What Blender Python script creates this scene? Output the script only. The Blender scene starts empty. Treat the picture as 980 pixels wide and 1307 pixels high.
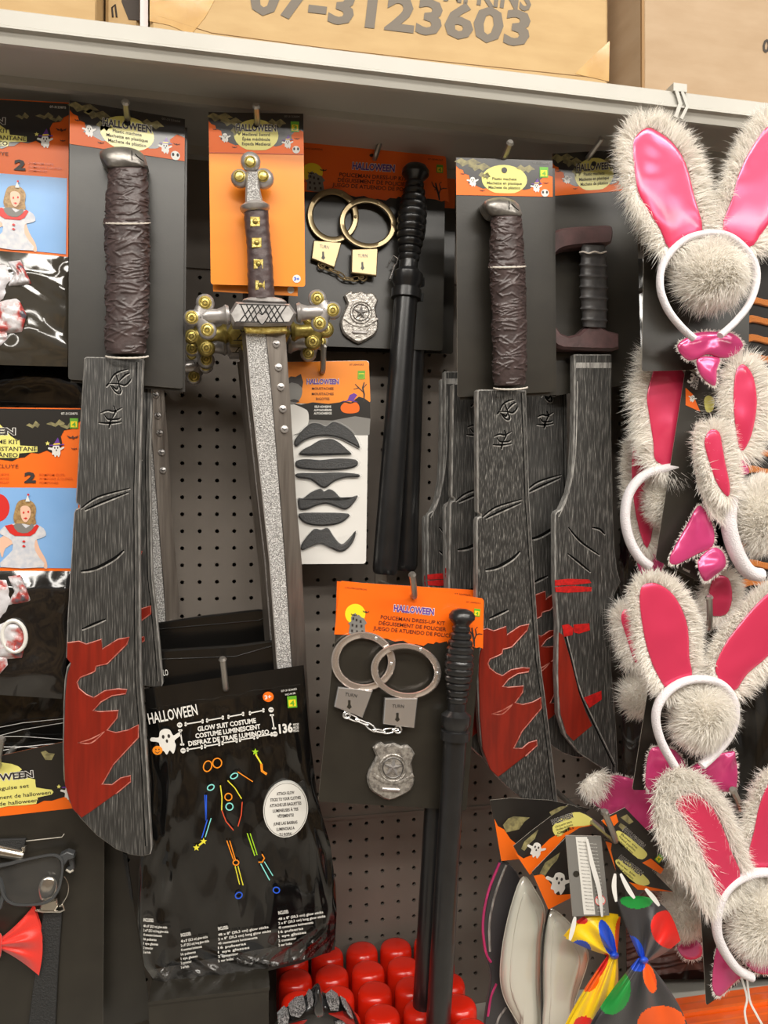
import bpy, math, random
import numpy as np
from mathutils import Vector
random.seed(7); RNG = np.random.default_rng(7)
scene = bpy.context.scene
COL = scene.collection
PI = math.pi

# ---------------------------------------------------------------- camera
HC = 1.45                                   # eye height
F = 982.0; CX = 490.0; CY = 653.5           # focal length in pixels of the 980x1307 frame
YAW = math.radians(11.60); PITCH = math.radians(0.323)
CAMP = Vector((0.0, -1.185, HC))
FWD = Vector((math.sin(YAW)*math.cos(PITCH), math.cos(YAW)*math.cos(PITCH), math.sin(PITCH)))
RGT = Vector((math.cos(YAW), -math.sin(YAW), 0.0))
UPV = RGT.cross(FWD)
cam_d = bpy.data.cameras.new('camera'); cam = bpy.data.objects.new('camera', cam_d); COL.objects.link(cam)
cam.location = CAMP; cam.rotation_euler = (PI/2 + PITCH, 0, -YAW)
cam_d.sensor_fit = 'VERTICAL'; cam_d.sensor_height = 24.0; cam_d.lens = 24.0*F/1307.0
cam_d.clip_start = 0.01
scene.camera = cam

# ---------------------------------------------------------------- world, lamps, exposure
w = bpy.data.worlds.new('world'); scene.world = w; w.use_nodes = True
w.node_tree.nodes['Background'].inputs[0].default_value = (1.0, 0.93, 0.84, 1)
w.node_tree.nodes['Background'].inputs[1].default_value = 0.20
def lamp(name, loc, rot, sx, sy, power, col=(1, 0.95, 0.87)):
    d = bpy.data.lights.new(name, 'AREA'); d.shape = 'RECTANGLE'; d.size = sx; d.size_y = sy
    d.energy = power; d.color = col
    o = bpy.data.objects.new(name, d); COL.objects.link(o); o.location = loc; o.rotation_euler = rot
    return o
# three runs of ceiling tubes over the aisle
lamp('ceiling_tubes_near_offscreen', (0.9, -1.55, 3.1), (math.radians(14), 0, 0), 3.6, 0.22, 62)
lamp('ceiling_tubes_middle_offscreen', (-1.2, -2.7, 3.1), (math.radians(24), 0, 0), 3.6, 0.22, 60)
lamp('ceiling_tubes_far_offscreen', (2.2, -3.6, 3.1), (math.radians(30), 0, 0), 3.6, 0.22, 60)
vs = scene.view_settings
vs.view_transform = 'Standard'; vs.look = 'None'; vs.gamma = 1.0; vs.use_curve_mapping = False
vs.exposure = 0.25

# ---------------------------------------------------------------- materials
def lin(c):
    c = c/255.0
    return c/12.92 if c <= 0.04045 else ((c+0.055)/1.055)**2.4
def rgb(*c): return (lin(c[0]), lin(c[1]), lin(c[2]), 1.0)
MATS = {}
def M(name, c, rough=.5, metal=0., coat=0., coat_rough=.1, c2=None, vscale=20., stretch=(1,1,1), lo=.35, hi=.65,
      bump=0., bscale=60., bstretch=(1,1,1), bkind='noise', film=0., detail=4., alpha=1., spec=.5, sheen=0., emit=None, trans=0., subs=0., bdist=.004):
    m = bpy.data.materials.new(name); m.use_nodes = True; nt = m.node_tree; N = nt.nodes; L = nt.links
    b = N['Principled BSDF']
    b.inputs['Base Color'].default_value = rgb(*c); b.inputs['Roughness'].default_value = rough
    b.inputs['Metallic'].default_value = metal; b.inputs['Coat Weight'].default_value = coat
    b.inputs['Coat Roughness'].default_value = coat_rough
    b.inputs['Specular IOR Level'].default_value = spec
    b.inputs['Alpha'].default_value = alpha; b.inputs['Sheen Weight'].default_value = sheen
    b.inputs['Transmission Weight'].default_value = trans
    if subs: b.inputs['Subsurface Weight'].default_value = subs; b.inputs['Subsurface Scale'].default_value = .01
    if film: b.inputs['Thin Film Thickness'].default_value = film; b.inputs['Thin Film IOR'].default_value = 1.6
    if emit: b.inputs['Emission Color'].default_value = rgb(*c); b.inputs['Emission Strength'].default_value = emit
    tc = None
    def coords(st):
        nonlocal tc
        if tc is None: tc = N.new('ShaderNodeTexCoord')
        mp = N.new('ShaderNodeMapping'); mp.inputs['Scale'].default_value = st
        L.new(tc.outputs['Object'], mp.inputs['Vector']); return mp.outputs['Vector']
    if c2 is not None:
        n = N.new('ShaderNodeTexNoise'); n.inputs['Scale'].default_value = vscale; n.inputs['Detail'].default_value = detail
        L.new(coords(stretch), n.inputs['Vector'])
        r = N.new('ShaderNodeValToRGB'); r.color_ramp.elements[0].position = lo; r.color_ramp.elements[1].position = hi
        cols = c2 if isinstance(c2[0], (tuple, list)) else [c2]
        r.color_ramp.elements[0].color = rgb(*c)
        r.color_ramp.elements[1].color = rgb(*cols[-1])
        for k, cc in enumerate(cols[:-1]):
            e = r.color_ramp.elements.new(lo+(hi-lo)*(k+1)/len(cols)); e.color = rgb(*cc)
        L.new(n.outputs['Fac'], r.inputs['Fac']); L.new(r.outputs['Color'], b.inputs['Base Color'])
    if bump:
        if bkind == 'noise':
            t = N.new('ShaderNodeTexNoise'); t.inputs['Detail'].default_value = 5; out = t.outputs['Fac']
        elif bkind == 'ridge':
            t = N.new('ShaderNodeTexNoise'); t.noise_type = 'RIDGED_MULTIFRACTAL'; t.inputs['Detail'].default_value = 2; t.inputs['Roughness'].default_value = .4; out = t.outputs['Fac']
        elif bkind == 'voronoi':
            t = N.new('ShaderNodeTexVoronoi'); out = t.outputs['Distance']
        t.inputs['Scale'].default_value = bscale; L.new(coords(bstretch), t.inputs['Vector'])
        bp = N.new('ShaderNodeBump'); bp.inputs['Strength'].default_value = bump; bp.inputs['Distance'].default_value = bdist
        L.new(out, bp.inputs['Height']); L.new(bp.outputs['Normal'], b.inputs['Normal'])
    MATS[name] = m
    return name
M('shelf_metal', (180, 178, 170), .42, c2=(172, 169, 161), vscale=6, bump=.03, bscale=300)
M('shelf_under', (180, 178, 170), .45, c2=(172, 169, 161), vscale=6)
M('peg_grey', (120, 112, 104), .62, c2=(112, 104, 96), vscale=9, bump=.04, bscale=350)
M('blister_rim', (245, 245, 245), .05, alpha=.12, coat=1.)
M('cardboard', (186, 157, 112), .78, c2=(177, 147, 102), vscale=14, stretch=(1, 1, 3), bump=.08, bscale=90, bstretch=(.2, 1, 1))
M('cardboard_pale', (172, 148, 120), .8, c2=(164, 139, 110), vscale=14, stretch=(1, 1, 3), bump=.08, bscale=90, bstretch=(.2, 1, 1))
M('cardboard_edge', (150, 118, 80), .85)
M('pack_tape', (196, 160, 104), .12, c2=(184, 146, 92), vscale=30, coat=.5, bump=.08, bscale=30)
M('box_ink', (112, 104, 94), .75)
M('box_ink_dark', (58, 50, 44), .75)
M('hook_steel', (168, 164, 158), .34, metal=.85, bump=.05, bscale=200)
M('card_black', (36, 33, 28), .34, coat=.22, coat_rough=.3, c2=(42, 39, 33), vscale=30, bump=.02, bscale=400)
M('card_edge', (190, 184, 172), .8)
M('print_black', (36, 34, 32), .28, coat=.5, coat_rough=.15)
M('print_orange', (240, 112, 26), .4, coat=.12, coat_rough=.2, spec=.35, c2=(236, 104, 22), vscale=12)
M('card_orange', (243, 142, 30), .36, coat=.35, coat_rough=.2, c2=(239, 136, 26), vscale=12)
M('header_orange', (247, 108, 14), .35, coat=.35, coat_rough=.2, c2=(243, 100, 10), vscale=14)
M('print_rust', (205, 84, 26), .35, coat=.4)
M('print_yellow', (226, 219, 122), .33, coat=.4)
M('print_moon', (246, 216, 40), .35, coat=.3)
M('print_olive', (150, 142, 96), .4, coat=.4, c2=(104, 98, 70), vscale=160)
M('print_white', (222, 220, 214), .4, coat=.3)
M('print_grey', (120, 118, 114), .45, coat=.3)
M('print_green', (98, 168, 42), .4, coat=.3)
M('print_purple', (100, 50, 150), .4, coat=.3)
M('print_brown', (86, 40, 24), .45)
M('print_ink', (48, 42, 40), .45)
M('print_blue', (132, 176, 226), .32, coat=.4, c2=(122, 168, 220), vscale=14)
M('print_red', (206, 44, 40), .35, coat=.4)
M('print_skin', (226, 184, 160), .4, coat=.3)
M('print_hair', (178, 146, 96), .4, coat=.3, c2=(132, 100, 62), vscale=260)
M('print_dress', (212, 210, 212), .45, coat=.2, c2=(188, 192, 202), vscale=160)
M('blade_dark', (46, 45, 44), .42, metal=.2, c2=[(66, 65, 63), (120, 118, 114), (206, 204, 200)], vscale=1.0, stretch=(1000, 1000, 34), lo=.42, hi=.80, detail=7, bump=.25, bscale=1, bstretch=(900, 900, 40))
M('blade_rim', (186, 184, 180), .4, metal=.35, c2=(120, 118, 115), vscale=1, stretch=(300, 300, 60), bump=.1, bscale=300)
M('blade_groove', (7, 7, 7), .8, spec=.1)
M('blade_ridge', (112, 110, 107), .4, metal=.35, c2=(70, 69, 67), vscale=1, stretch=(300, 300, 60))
M('blood', (134, 30, 14), .35, coat=.2, c2=(112, 24, 11), vscale=1, stretch=(160, 160, 12))
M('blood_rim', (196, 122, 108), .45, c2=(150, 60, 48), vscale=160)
M('bright_red_paint', (196, 24, 22), .4, c2=(150, 18, 18), vscale=200)
M('grip_brown', (58, 47, 46), .38, c2=(74, 61, 60), vscale=60, bump=.15, bscale=180)
M('grip_brown_dark', (66, 53, 53), .42, c2=(82, 66, 65), vscale=90, bump=.2, bscale=140)
M('grip_maroon', (72, 54, 54), .42, c2=(88, 64, 64), vscale=60, bump=.08, bscale=200)
M('grip_black', (58, 57, 58), .42, c2=(74, 72, 72), vscale=60, bump=.1, bscale=200)
M('pommel_pewter', (158, 154, 148), .36, metal=.65, c2=(104, 100, 96), vscale=40, bump=.5, bscale=50)
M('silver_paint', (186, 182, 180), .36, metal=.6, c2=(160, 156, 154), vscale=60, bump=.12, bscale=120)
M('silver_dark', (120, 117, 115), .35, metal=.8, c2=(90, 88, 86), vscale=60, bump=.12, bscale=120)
M('silver_grain', (232, 230, 228), .42, metal=.25, c2=(156, 154, 152), vscale=620, lo=.42, hi=.58, bump=.9, bscale=760)
M('silver_smooth', (140, 132, 124), .34, metal=.7, c2=(118, 110, 103), vscale=1, stretch=(160, 160, 9), bump=.1, bscale=1, bstretch=(200, 200, 12))
M('sword_hatch', (210, 208, 206), .34, metal=.55, c2=(176, 173, 171), vscale=90)
M('hatch_black', (20, 18, 18), .6)
M('gold_paint', (228, 212, 132), .28, metal=.5, c2=(186, 160, 70), vscale=200, bump=.2, bscale=240)
M('gold_dull', (168, 152, 84), .35, metal=.7, c2=(120, 104, 52), vscale=120, bump=.15, bscale=160)
M('chrome', (232, 230, 230), .2, metal=.85, bump=.02, bscale=40)
M('chrome_copper', (232, 220, 212), .2, metal=.85)
M('brass_chrome', (168, 150, 116), .3, metal=.8, bump=.04, bscale=60)
M('antique_silver', (182, 177, 170), .34, metal=.6, c2=(126, 121, 116), vscale=220, bump=.3, bscale=320)
M('baton_black', (26, 26, 27), .30, coat=.3, coat_rough=.2, c2=(32, 32, 33), vscale=40, bump=.03, bscale=200)
M('clear_plastic', (255, 255, 255), .06, alpha=.05, coat=.6, bump=.3, bscale=40)
M('blister', (250, 250, 250), .05, alpha=.04, coat=.9)
M('felt_black', (14, 15, 16), .6, c2=(36, 37, 39), vscale=320, bump=.5, bscale=500)
M('white_card', (222, 220, 216), .45, coat=.2, c2=(214, 212, 207), vscale=8)
M('bag_black', (12, 12, 12), .14, coat=.9, coat_rough=.04, bump=.55, bscale=20, bstretch=(1.5, 1, .6), bkind='ridge', bdist=.03)
M('bag_black_flat', (17, 16, 15), .24, coat=.4, coat_rough=.12, bump=.15, bscale=14, bkind='ridge', bdist=.03)
M('bag_clear_edge', (52, 50, 48), .1, coat=1, coat_rough=.04, bump=1., bscale=30, bkind='ridge', bdist=.03)
M('lens_clear', (255, 255, 255), .03, alpha=.03, spec=.3)
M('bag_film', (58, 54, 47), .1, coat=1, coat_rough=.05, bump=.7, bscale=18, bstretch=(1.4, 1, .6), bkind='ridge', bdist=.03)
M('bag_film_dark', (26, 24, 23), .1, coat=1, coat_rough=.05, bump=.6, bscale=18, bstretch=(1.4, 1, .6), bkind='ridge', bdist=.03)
M('red_plastic', (200, 34, 14), .22, coat=.3, c2=(190, 28, 12), vscale=14)
M('glow_yellow', (226, 216, 60), .4); M('glow_orange', (238, 140, 30), .4); M('glow_blue', (40, 90, 214), .4)
M('glow_teal', (130, 214, 206), .4); M('glow_green', (160, 208, 40), .4); M('glow_red', (208, 76, 44), .4)
m_ = bpy.data.materials.new('fur_white'); m_.use_nodes = True; nt_ = m_.node_tree; nt_.nodes.clear()
o_ = nt_.nodes.new('ShaderNodeOutputMaterial'); d_ = nt_.nodes.new('ShaderNodeBsdfDiffuse'); t_ = nt_.nodes.new('ShaderNodeBsdfTranslucent'); x_ = nt_.nodes.new('ShaderNodeMixShader')
d_.inputs[0].default_value = (.96, .94, .90, 1); t_.inputs[0].default_value = (.96, .93, .88, 1); x_.inputs[0].default_value = .5
nt_.links.new(d_.outputs[0], x_.inputs[1]); nt_.links.new(t_.outputs[0], x_.inputs[2]); nt_.links.new(x_.outputs[0], o_.inputs[0]); MATS['fur_white'] = m_
M('plaid_cloth', (206, 204, 208), .3, coat=.7, coat_rough=.08, c2=[(196, 190, 192), (176, 60, 52), (90, 88, 98)], vscale=42, lo=.42, hi=.68, bump=.8, bscale=50)
M('fur_base', (244, 240, 232), .9)
M('plush_band', (232, 226, 230), .8, sheen=.4, bump=.5, bscale=600)
M('irid_pink', (212, 58, 92), .24, metal=.2, coat=.3, coat_rough=.1, bump=.45, bscale=17, bkind='ridge', bdist=.015, film=380)
M('irid_violet', (214, 70, 130), .2, metal=.3, coat=.3, coat_rough=.08, bump=.8, bscale=30, bkind='ridge', bdist=.015, film=420)
M('irid_pearl', (212, 212, 200), .18, metal=.2, coat=.3, coat_rough=.06, film=330)
M('satin_red', (224, 52, 40), .42, sheen=.3, bump=.1, bscale=500)
M('satin_black', (52, 50, 52), .34, sheen=.2, bump=.08, bscale=700)
M('satin_yellow', (240, 200, 20), .34, sheen=.2, bump=.08, bscale=700)
M('satin_green', (34, 140, 60), .36); M('satin_blue', (40, 84, 210), .36); M('satin_orange', (238, 92, 26), .36); M('satin_crimson', (220, 40, 34), .36)
M('elastic_black', (40, 40, 40), .7, bump=.5, bscale=500)
M('glasses_grey', (66, 68, 70), .3, coat=.3)
M('lens_dark', (20, 20, 22), .06, coat=1.)
M('ribbon_white', (226, 224, 220), .5)
M('glitter', (196, 194, 196), .3, metal=.7, c2=(90, 88, 90), vscale=700, lo=.45, hi=.55, bump=1., bscale=900)
M('mask_black', (20, 20, 22), .22, coat=.6)
M('mask_red', (140, 24, 18), .25, coat=.5)
M('orange_pack', (232, 96, 20), .38, coat=.3, c2=(214, 80, 14), vscale=16)
M('tiger_orange', (196, 114, 40), .8, sheen=.3, bump=.4, bscale=500)
M('tiger_black', (24, 20, 18), .8, sheen=.3)
M('clip_metal', (196, 190, 180), .22, metal=.95, bump=.05, bscale=90)
M('twine', (214, 206, 196), .5)
M('floor_tile', (170, 164, 154), .4, c2=(158, 152, 142), vscale=3)
M('aisle_goods', (150, 128, 104), .7, c2=[(70, 60, 52), (190, 160, 120), (110, 96, 86)], vscale=2.2, lo=.3, hi=.7, detail=2)
M('ceiling_white', (200, 196, 188), .8, c2=(190, 186, 178), vscale=2)
M('pale_paper', (214, 206, 206), .6)

# ---------------------------------------------------------------- geometry helpers
class Pl:
    """A plane standing d metres out from the pegboard; pixel -> point on it (shifted h along its normal)."""
    def __init__(s, d, ref=(490, 653), turn=0., tilt=0.):
        a = math.radians(turn); b = math.radians(tilt)
        s.n = Vector((math.sin(a)*math.cos(b), -math.cos(a)*math.cos(b), math.sin(b)))
        dr = FWD + RGT*((ref[0]-CX)/F) + UPV*((CY-ref[1])/F)
        t = (-d-CAMP.y)/dr.y
        s.p0 = CAMP + dr*t; s.d = d
    def __call__(s, x, y, h=0.):
        dr = FWD + RGT*((x-CX)/F) + UPV*((CY-y)/F)
        t = (s.p0 + s.n*h - CAMP).dot(s.n)/dr.dot(s.n)
        return CAMP + dr*t
    def px(s, x, y):                               # metres per pixel here
        return (s(x, y)-CAMP).dot(FWD)/F
def spl(pts, n=4, closed=True):
    P = np.array(pts, float); m = len(P); out = []
    rng = range(m) if closed else range(m-1)
    for i in rng:
        if closed: a, b, c, d = P[(i-1) % m], P[i], P[(i+1) % m], P[(i+2) % m]
        else: a, b, c, d = P[max(i-1, 0)], P[i], P[i+1], P[min(i+2, m-1)]
        for k in range(n):
            t = k/n
            out.append(.5*((2*b)+(-a+c)*t+(2*a-5*b+4*c-d)*t*t+(-a+3*b-3*c+d)*t**3))
    if not closed: out.append(P[-1])
    return [tuple(p) for p in out]
def circ(cx, cy, rx, ry=None, n=20, a0=0., a1=2*PI, rot=0.):
    ry = rx if ry is None else ry; full = abs(a1-a0-2*PI) < 1e-6; out = []
    for k in range(n if full else n+1):
        a = a0+(a1-a0)*k/n; x, y = rx*math.cos(a), ry*math.sin(a)
        out.append((cx+x*math.cos(rot)-y*math.sin(rot), cy+x*math.sin(rot)+y*math.cos(rot)))
    return out
def area2(p): return sum(p[i][0]*p[(i+1) % len(p)][1]-p[(i+1) % len(p)][0]*p[i][1] for i in range(len(p)))
def inset(pts, b):
    """pts visually counter-clockwise (negative shoelace, y down); moves every vertex b px inwards"""
    m = len(pts); out = []
    for i in range(m):
        a = np.array(pts[i-1], float); p = np.array(pts[i], float); c = np.array(pts[(i+1) % m], float)
        e1 = p-a; e2 = c-p; l1 = np.hypot(*e1) or 1; l2 = np.hypot(*e2) or 1; e1 = e1/l1; e2 = e2/l2
        n1 = np.array((e1[1], -e1[0])); n2 = np.array((e2[1], -e2[0]))
        n = n1+n2; l = np.hypot(*n)
        n = n1 if l < 1e-6 else n/l
        k = min(1/max(n.dot(n1), .4), 1.8)
        out.append(tuple(p+n*b*k))
    return out

class MB:
    def __init__(s): s.v = []; s.f = []; s.m = []; s.mats = []; s.np = []
    def mi(s, m):
        if m not in s.mats: s.mats.append(m)
        return s.mats.index(m)
    def add(s, vs, fs, m):
        o = len(s.v); k = s.mi(m); s.v += [tuple(p) for p in vs]
        for f in fs: s.f.append([o+i for i in f]); s.m.append(k)
    def poly(s, pl, pts, m, h0=0., h1=.0005, bev=0., bevh=None, side=None, back=True):
        pts = list(pts)
        if area2(pts) > 0: pts = pts[::-1]
        n = len(pts); fr = [pl(x, y, h1) for x, y in pts]
        bk = [p-pl.n*(h1-h0) for p in fr]
        if bev:
            bh = bevh if bevh is not None else bev*pl.px(*pts[0])
            inn = inset(pts, bev); top = [pl(x, y, h1) for x, y in inn]
            mid = [p-pl.n*bh for p in fr]
            vs = top+mid+bk
            s.add(vs, [list(range(n))], m)
            s.add(vs, [[i, n+i, n+(i+1) % n, (i+1) % n] for i in range(n)], side or m)
            s.add(vs, [[n+i, 2*n+i, 2*n+(i+1) % n, n+(i+1) % n] for i in range(n)]+([list(range(3*n-1, 2*n-1, -1))] if back else []), side or m)
        else:
            vs = fr+bk
            s.add(vs, [list(range(n))], m)
            s.add(vs, [[i, n+i, n+(i+1) % n, (i+1) % n] for i in range(n)]+([list(range(2*n-1, n-1, -1))] if back else []), side or m)
    def flat(s, pl, pts, m, h):
        pts = list(pts)
        if area2(pts) > 0: pts = pts[::-1]
        s.add([pl(x, y, h) for x, y in pts], [list(range(len(pts)))], m)
    def loft(s, pl, loops, m, closed=True, cap0=False, cap1=False):
        L = [[pl(x, y, h) for x, y in (pts if area2(pts) < 0 or not closed else pts)] for pts, h in loops]
        s.loft3(L, m, closed, cap0, cap1)
    def loft3(s, L, m, closed=True, cap0=False, cap1=False):
        n = len(L[0]); vs = [p for l in L for p in l]; fs = []
        for a in range(len(L)-1):
            for i in range(n if closed else n-1):
                j = (i+1) % n; fs.append([a*n+i, a*n+j, (a+1)*n+j, (a+1)*n+i])
        if cap0: fs.append(list(range(n-1, -1, -1)))
        if cap1: fs.append([(len(L)-1)*n+i for i in range(n)])
        s.add(vs, fs, m)
    def tube3(s, P, r, m, n=8, closed=False, flat=1.0, fn=None):
        P = [Vector(p) for p in P]; k = len(P); L = []; ref = None
        for i, p in enumerate(P):
            if closed: t = P[(i+1) % k]-P[i-1]
            else: t = P[min(i+1, k-1)]-P[max(i-1, 0)]
            if t.length < 1e-9: t = Vector((0, 0, 1))
            t.normalize()
            if ref is None:
                ref = (fn if fn is not None else Vector((0, -1, 0)))
                if abs(ref.dot(t)) > .95: ref = Vector((1, 0, 0))
            a = (fn if fn is not None and abs(fn.dot(t)) < .95 else ref); a = (a-t*a.dot(t)).normalized(); ref = a
            b = t.cross(a); rr = r[i] if isinstance(r, (list, tuple)) else r
            L.append([p+a*(rr*flat*math.cos(2*PI*q/n))+b*(rr*math.sin(2*PI*q/n)) for q in range(n)])
        if closed: L.append(L[0])
        s.loft3(L, m, True, not closed, not closed)
    def tube(s, pl, pts, r, m, n=8, closed=False, h=0., flat=1.0):
        """pts (x, y) or (x, y, h) in pixels, r in pixels"""
        P = [pl(p[0], p[1], (p[2] if len(p) > 2 else 0)+h) for p in pts]
        sc = pl.px(pts[0][0], pts[0][1])
        rr = [q*sc for q in r] if isinstance(r, (list, tuple)) else r*sc
        s.tube3(P, rr, m, n, closed, flat, pl.n)
    def lathe(s, pl, p0, p1, prof, m, h=0., n=20, flat=1.0, h1=None):
        A = pl(*p0, h); B = pl(*p1, h if h1 is None else h1); sc = pl.px(*p0)
        ax = (B-A).normalized(); e = ax.cross(pl.n).normalized(); q = e.cross(ax)
        L = []
        for t, r in prof:
            c = A.lerp(B, t); L.append([c+e*(r*sc*math.cos(2*PI*i/n))-q*(r*sc*flat*math.sin(2*PI*i/n)) for i in range(n)])
        s.loft3(L, m, True, True, True)
    def blob(s, pl, cx, cy, rx, ry, m, h=0., rz=None, nu=14, nv=9, rot=0.):
        C = pl(cx, cy, h); sc = pl.px(cx, cy); rz = rz if rz is not None else min(rx, ry)
        ex = (pl(cx+1, cy, h)-C).normalized(); ey = pl.n.cross(ex); L = []
        cr, sr = math.cos(rot), math.sin(rot)
        for j in range(nv+1):
            a = PI*j/nv; R = max(math.sin(a), 1e-3); z = math.cos(a)
            row = []
            for i in range(nu):
                b = 2*PI*i/nu; x = rx*R*math.cos(b); y = ry*R*math.sin(b)
                row.append(C+ex*((x*cr-y*sr)*sc)+ey*((x*sr+y*cr)*sc)+pl.n*(z*rz*sc))
            L.append(row)
        s.loft3(L, m, True, True, True)
    def pillow(s, pl, pts, m, h0, dome, K=5, skirt=0., power=1.0, end=0.0):
        pts = list(pts)
        if area2(pts) > 0: pts = pts[::-1]
        c = np.mean(np.array(pts, float), 0); loops = []
        if skirt: loops.append((pts, h0-skirt))
        for k in range(K+1):
            a = k/K*PI/2; sc = max(math.cos(a)**power, end if end else .02)
            loops.append(([tuple(c+(np.array(p)-c)*sc) for p in pts], h0+dome*math.sin(a)))
        s.loft(pl, loops, m, True, True, True)
    def ribbon(s, pl, pts, wd, m, h, taper=True):
        P = [np.array(p[:2], float) for p in pts]; n = len(P); L = []; R = []
        for i in range(n):
            t = P[min(i+1, n-1)]-P[max(i-1, 0)]; l = np.hypot(*t) or 1; t = t/l; nn = np.array((-t[1], t[0]))
            f = wd*(.35+.65*math.sin(PI*(i+.5)/n)) if taper else wd
            L.append(pl(*(P[i]+nn*f/2), h)); R.append(pl(*(P[i]-nn*f/2), h))
        s.add(L+R, [[i, i+1, n+i+1, n+i] for i in range(n-1)], m)
    def ring(s, pl, outer, inner, m, h0, h1, bev=.3):
        if area2(outer) > 0: outer = outer[::-1]; inner = inner[::-1]
        mo = [tuple(np.array(a)*(1-bev*.3)+np.array(b)*bev*.3) for a, b in zip(outer, inner)]
        mi = [tuple(np.array(b)*(1-bev*.3)+np.array(a)*bev*.3) for a, b in zip(outer, inner)]
        hm = h1-(h1-h0)*.35
        s.loft(pl, [(outer, h0), (outer, hm), (mo, h1), (mi, h1), (inner, hm), (inner, h0), (outer, h0)], m)
    def grid(s, G, m, mf=None):
        """G: rows x cols of points; mf(i, j) -> material name"""
        R = len(G); C = len(G[0]); o = len(s.v); s.v += [tuple(p) for row in G for p in row]
        for i in range(R-1):
            for j in range(C-1):
                s.f.append([o+i*C+j, o+(i+1)*C+j, o+(i+1)*C+j+1, o+i*C+j+1]); s.m.append(s.mi(mf(i, j) if mf else m))
    def box(s, lo, hi, m):
        x0, y0, z0 = lo; x1, y1, z1 = hi
        s.add([(x0, y0, z0), (x1, y0, z0), (x1, y1, z0), (x0, y1, z0), (x0, y0, z1), (x1, y0, z1), (x1, y1, z1), (x0, y1, z1)],
              [[0, 3, 2, 1], [4, 5, 6, 7], [0, 1, 5, 4], [1, 2, 6, 5], [2, 3, 7, 6], [3, 0, 4, 7]], m)
    def build(s, name, parent=None, smooth=35, label=None, kind=None):
        off = parent_world(parent) if parent else Vector((0, 0, 0))
        me = bpy.data.meshes.new(name)
        V = np.array(s.v, float)-np.array(off)
        me.from_pydata(V.tolist(), [], s.f)
        for m in s.mats: me.materials.append(MATS[m])
        me.polygons.foreach_set('material_index', s.m)
        if smooth:
            me.polygons.foreach_set('use_smooth', [True]*len(me.polygons))
            me.set_sharp_from_angle(angle=math.radians(smooth))
        me.update()
        o = bpy.data.objects.new(name, me); COL.objects.link(o)
        if parent: o.parent = parent
        if label: o['label'] = label
        if kind: o['kind'] = kind
        return o
def parent_world(o):
    v = Vector((0, 0, 0))
    while o is not None: v = v+o.location; o = o.parent
    return v
def thing(name, label, cat, loc, group=None):
    o = bpy.data.objects.new(name, None); COL.objects.link(o); o.location = loc; o.empty_display_size = .03
    o['label'] = label; o['category'] = cat
    if group: o['group'] = group
    return o
def tag(o, label, cat, group=None):
    o['label'] = label; o['category'] = cat
    if group: o['group'] = group
    return o
def copy_tree(o, parent=None):
    c = o.copy(); COL.objects.link(c)
    if parent is not None: c.parent = parent
    for ch in list(o.children): copy_tree(ch, c)
    return c
def copy_thing(root, delta, label, rot=(0, 0, 0)):
    c = copy_tree(root); c.location = Vector(root.location)+Vector(delta); c.rotation_euler = rot; c['label'] = label
    return c
class Quad:
    """card corners in pixels: u across, v down -> pixel"""
    def __init__(s, TL, TR, BR, BL):
        s.c = [np.array(p, float) for p in (TL, TR, BR, BL)]
        s.W = .5*(np.hypot(*(s.c[1]-s.c[0]))+np.hypot(*(s.c[2]-s.c[3]))); s.H = .5*(np.hypot(*(s.c[3]-s.c[0]))+np.hypot(*(s.c[2]-s.c[1])))
    def __call__(s, u, v):
        a, b, c, d = s.c; p = a*(1-u)*(1-v)+b*u*(1-v)+c*u*v+d*(1-u)*v
        return (p[0], p[1])
    def pts(s, L): return [s(u, v) for u, v in L]
    def sub(s, u0, v0, u1, v1): return Quad(s(u0, v0), s(u1, v0), s(u1, v1), s(u0, v1))
def Aff(x, y, ang=0., w=100., h=100.):
    c, n = math.cos(math.radians(ang)), math.sin(math.radians(ang))
    return Quad((x, y), (x+w*c, y+w*n), (x+w*c-h*n, y+w*n+h*c), (x-h*n, y+h*c))
TXT = {}
def text_mesh(t, bold):
    k = (t, bold)
    if k not in TXT:
        c = bpy.data.curves.new('t', 'FONT'); c.body = t; c.offset = bold; c.resolution_u = 2; c.fill_mode = 'FRONT'; c.dimensions = '2D'
        o = bpy.data.objects.new('t', c); me = bpy.data.meshes.new_from_object(o)
        V = np.array([v.co[:2] for v in me.vertices]); Fs = [list(p.vertices) for p in me.polygons]
        bpy.data.objects.remove(o); bpy.data.curves.remove(c); bpy.data.meshes.remove(me)
        TXT[k] = (V, Fs)
    return TXT[k]
def txt(mb, pl, q, t, u, v, wpx, hpx, m, h=.0010, align='C', bold=.0, shear=0.):
    """text of total width wpx and cap height hpx (pixels) whose baseline sits at (u, v) of quad q"""
    V, Fs = text_mesh(t, bold)
    if len(V) == 0: return
    V0 = text_mesh(t, 0.)[0]; x0, x1 = V0[:, 0].min(), V0[:, 0].max(); sx = wpx/max(x1-x0, 1e-6); sy = hpx/.73
    ox = {'L': 0, 'C': -.5*wpx, 'R': -wpx}[align]
    vs = []
    for x, y in V:
        X = (x-x0)*sx+ox+shear*y*sy; Y = -y*sy
        a, b = q(u+X/q.W, v+Y/q.H); vs.append(pl(a, b, h))
    mb.add(vs, Fs, m)
def rough_edge(q, u0, u1, v, amp, n, seed=0, bumps=False):
    r = random.Random(seed); out = []
    for k in range(n+1):
        u = u0+(u1-u0)*k/n
        out.append((u, (v(k/n) if callable(v) else v)+(abs(math.sin(k*1.3))*amp if bumps else r.uniform(-amp, amp))))
    return out
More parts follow.
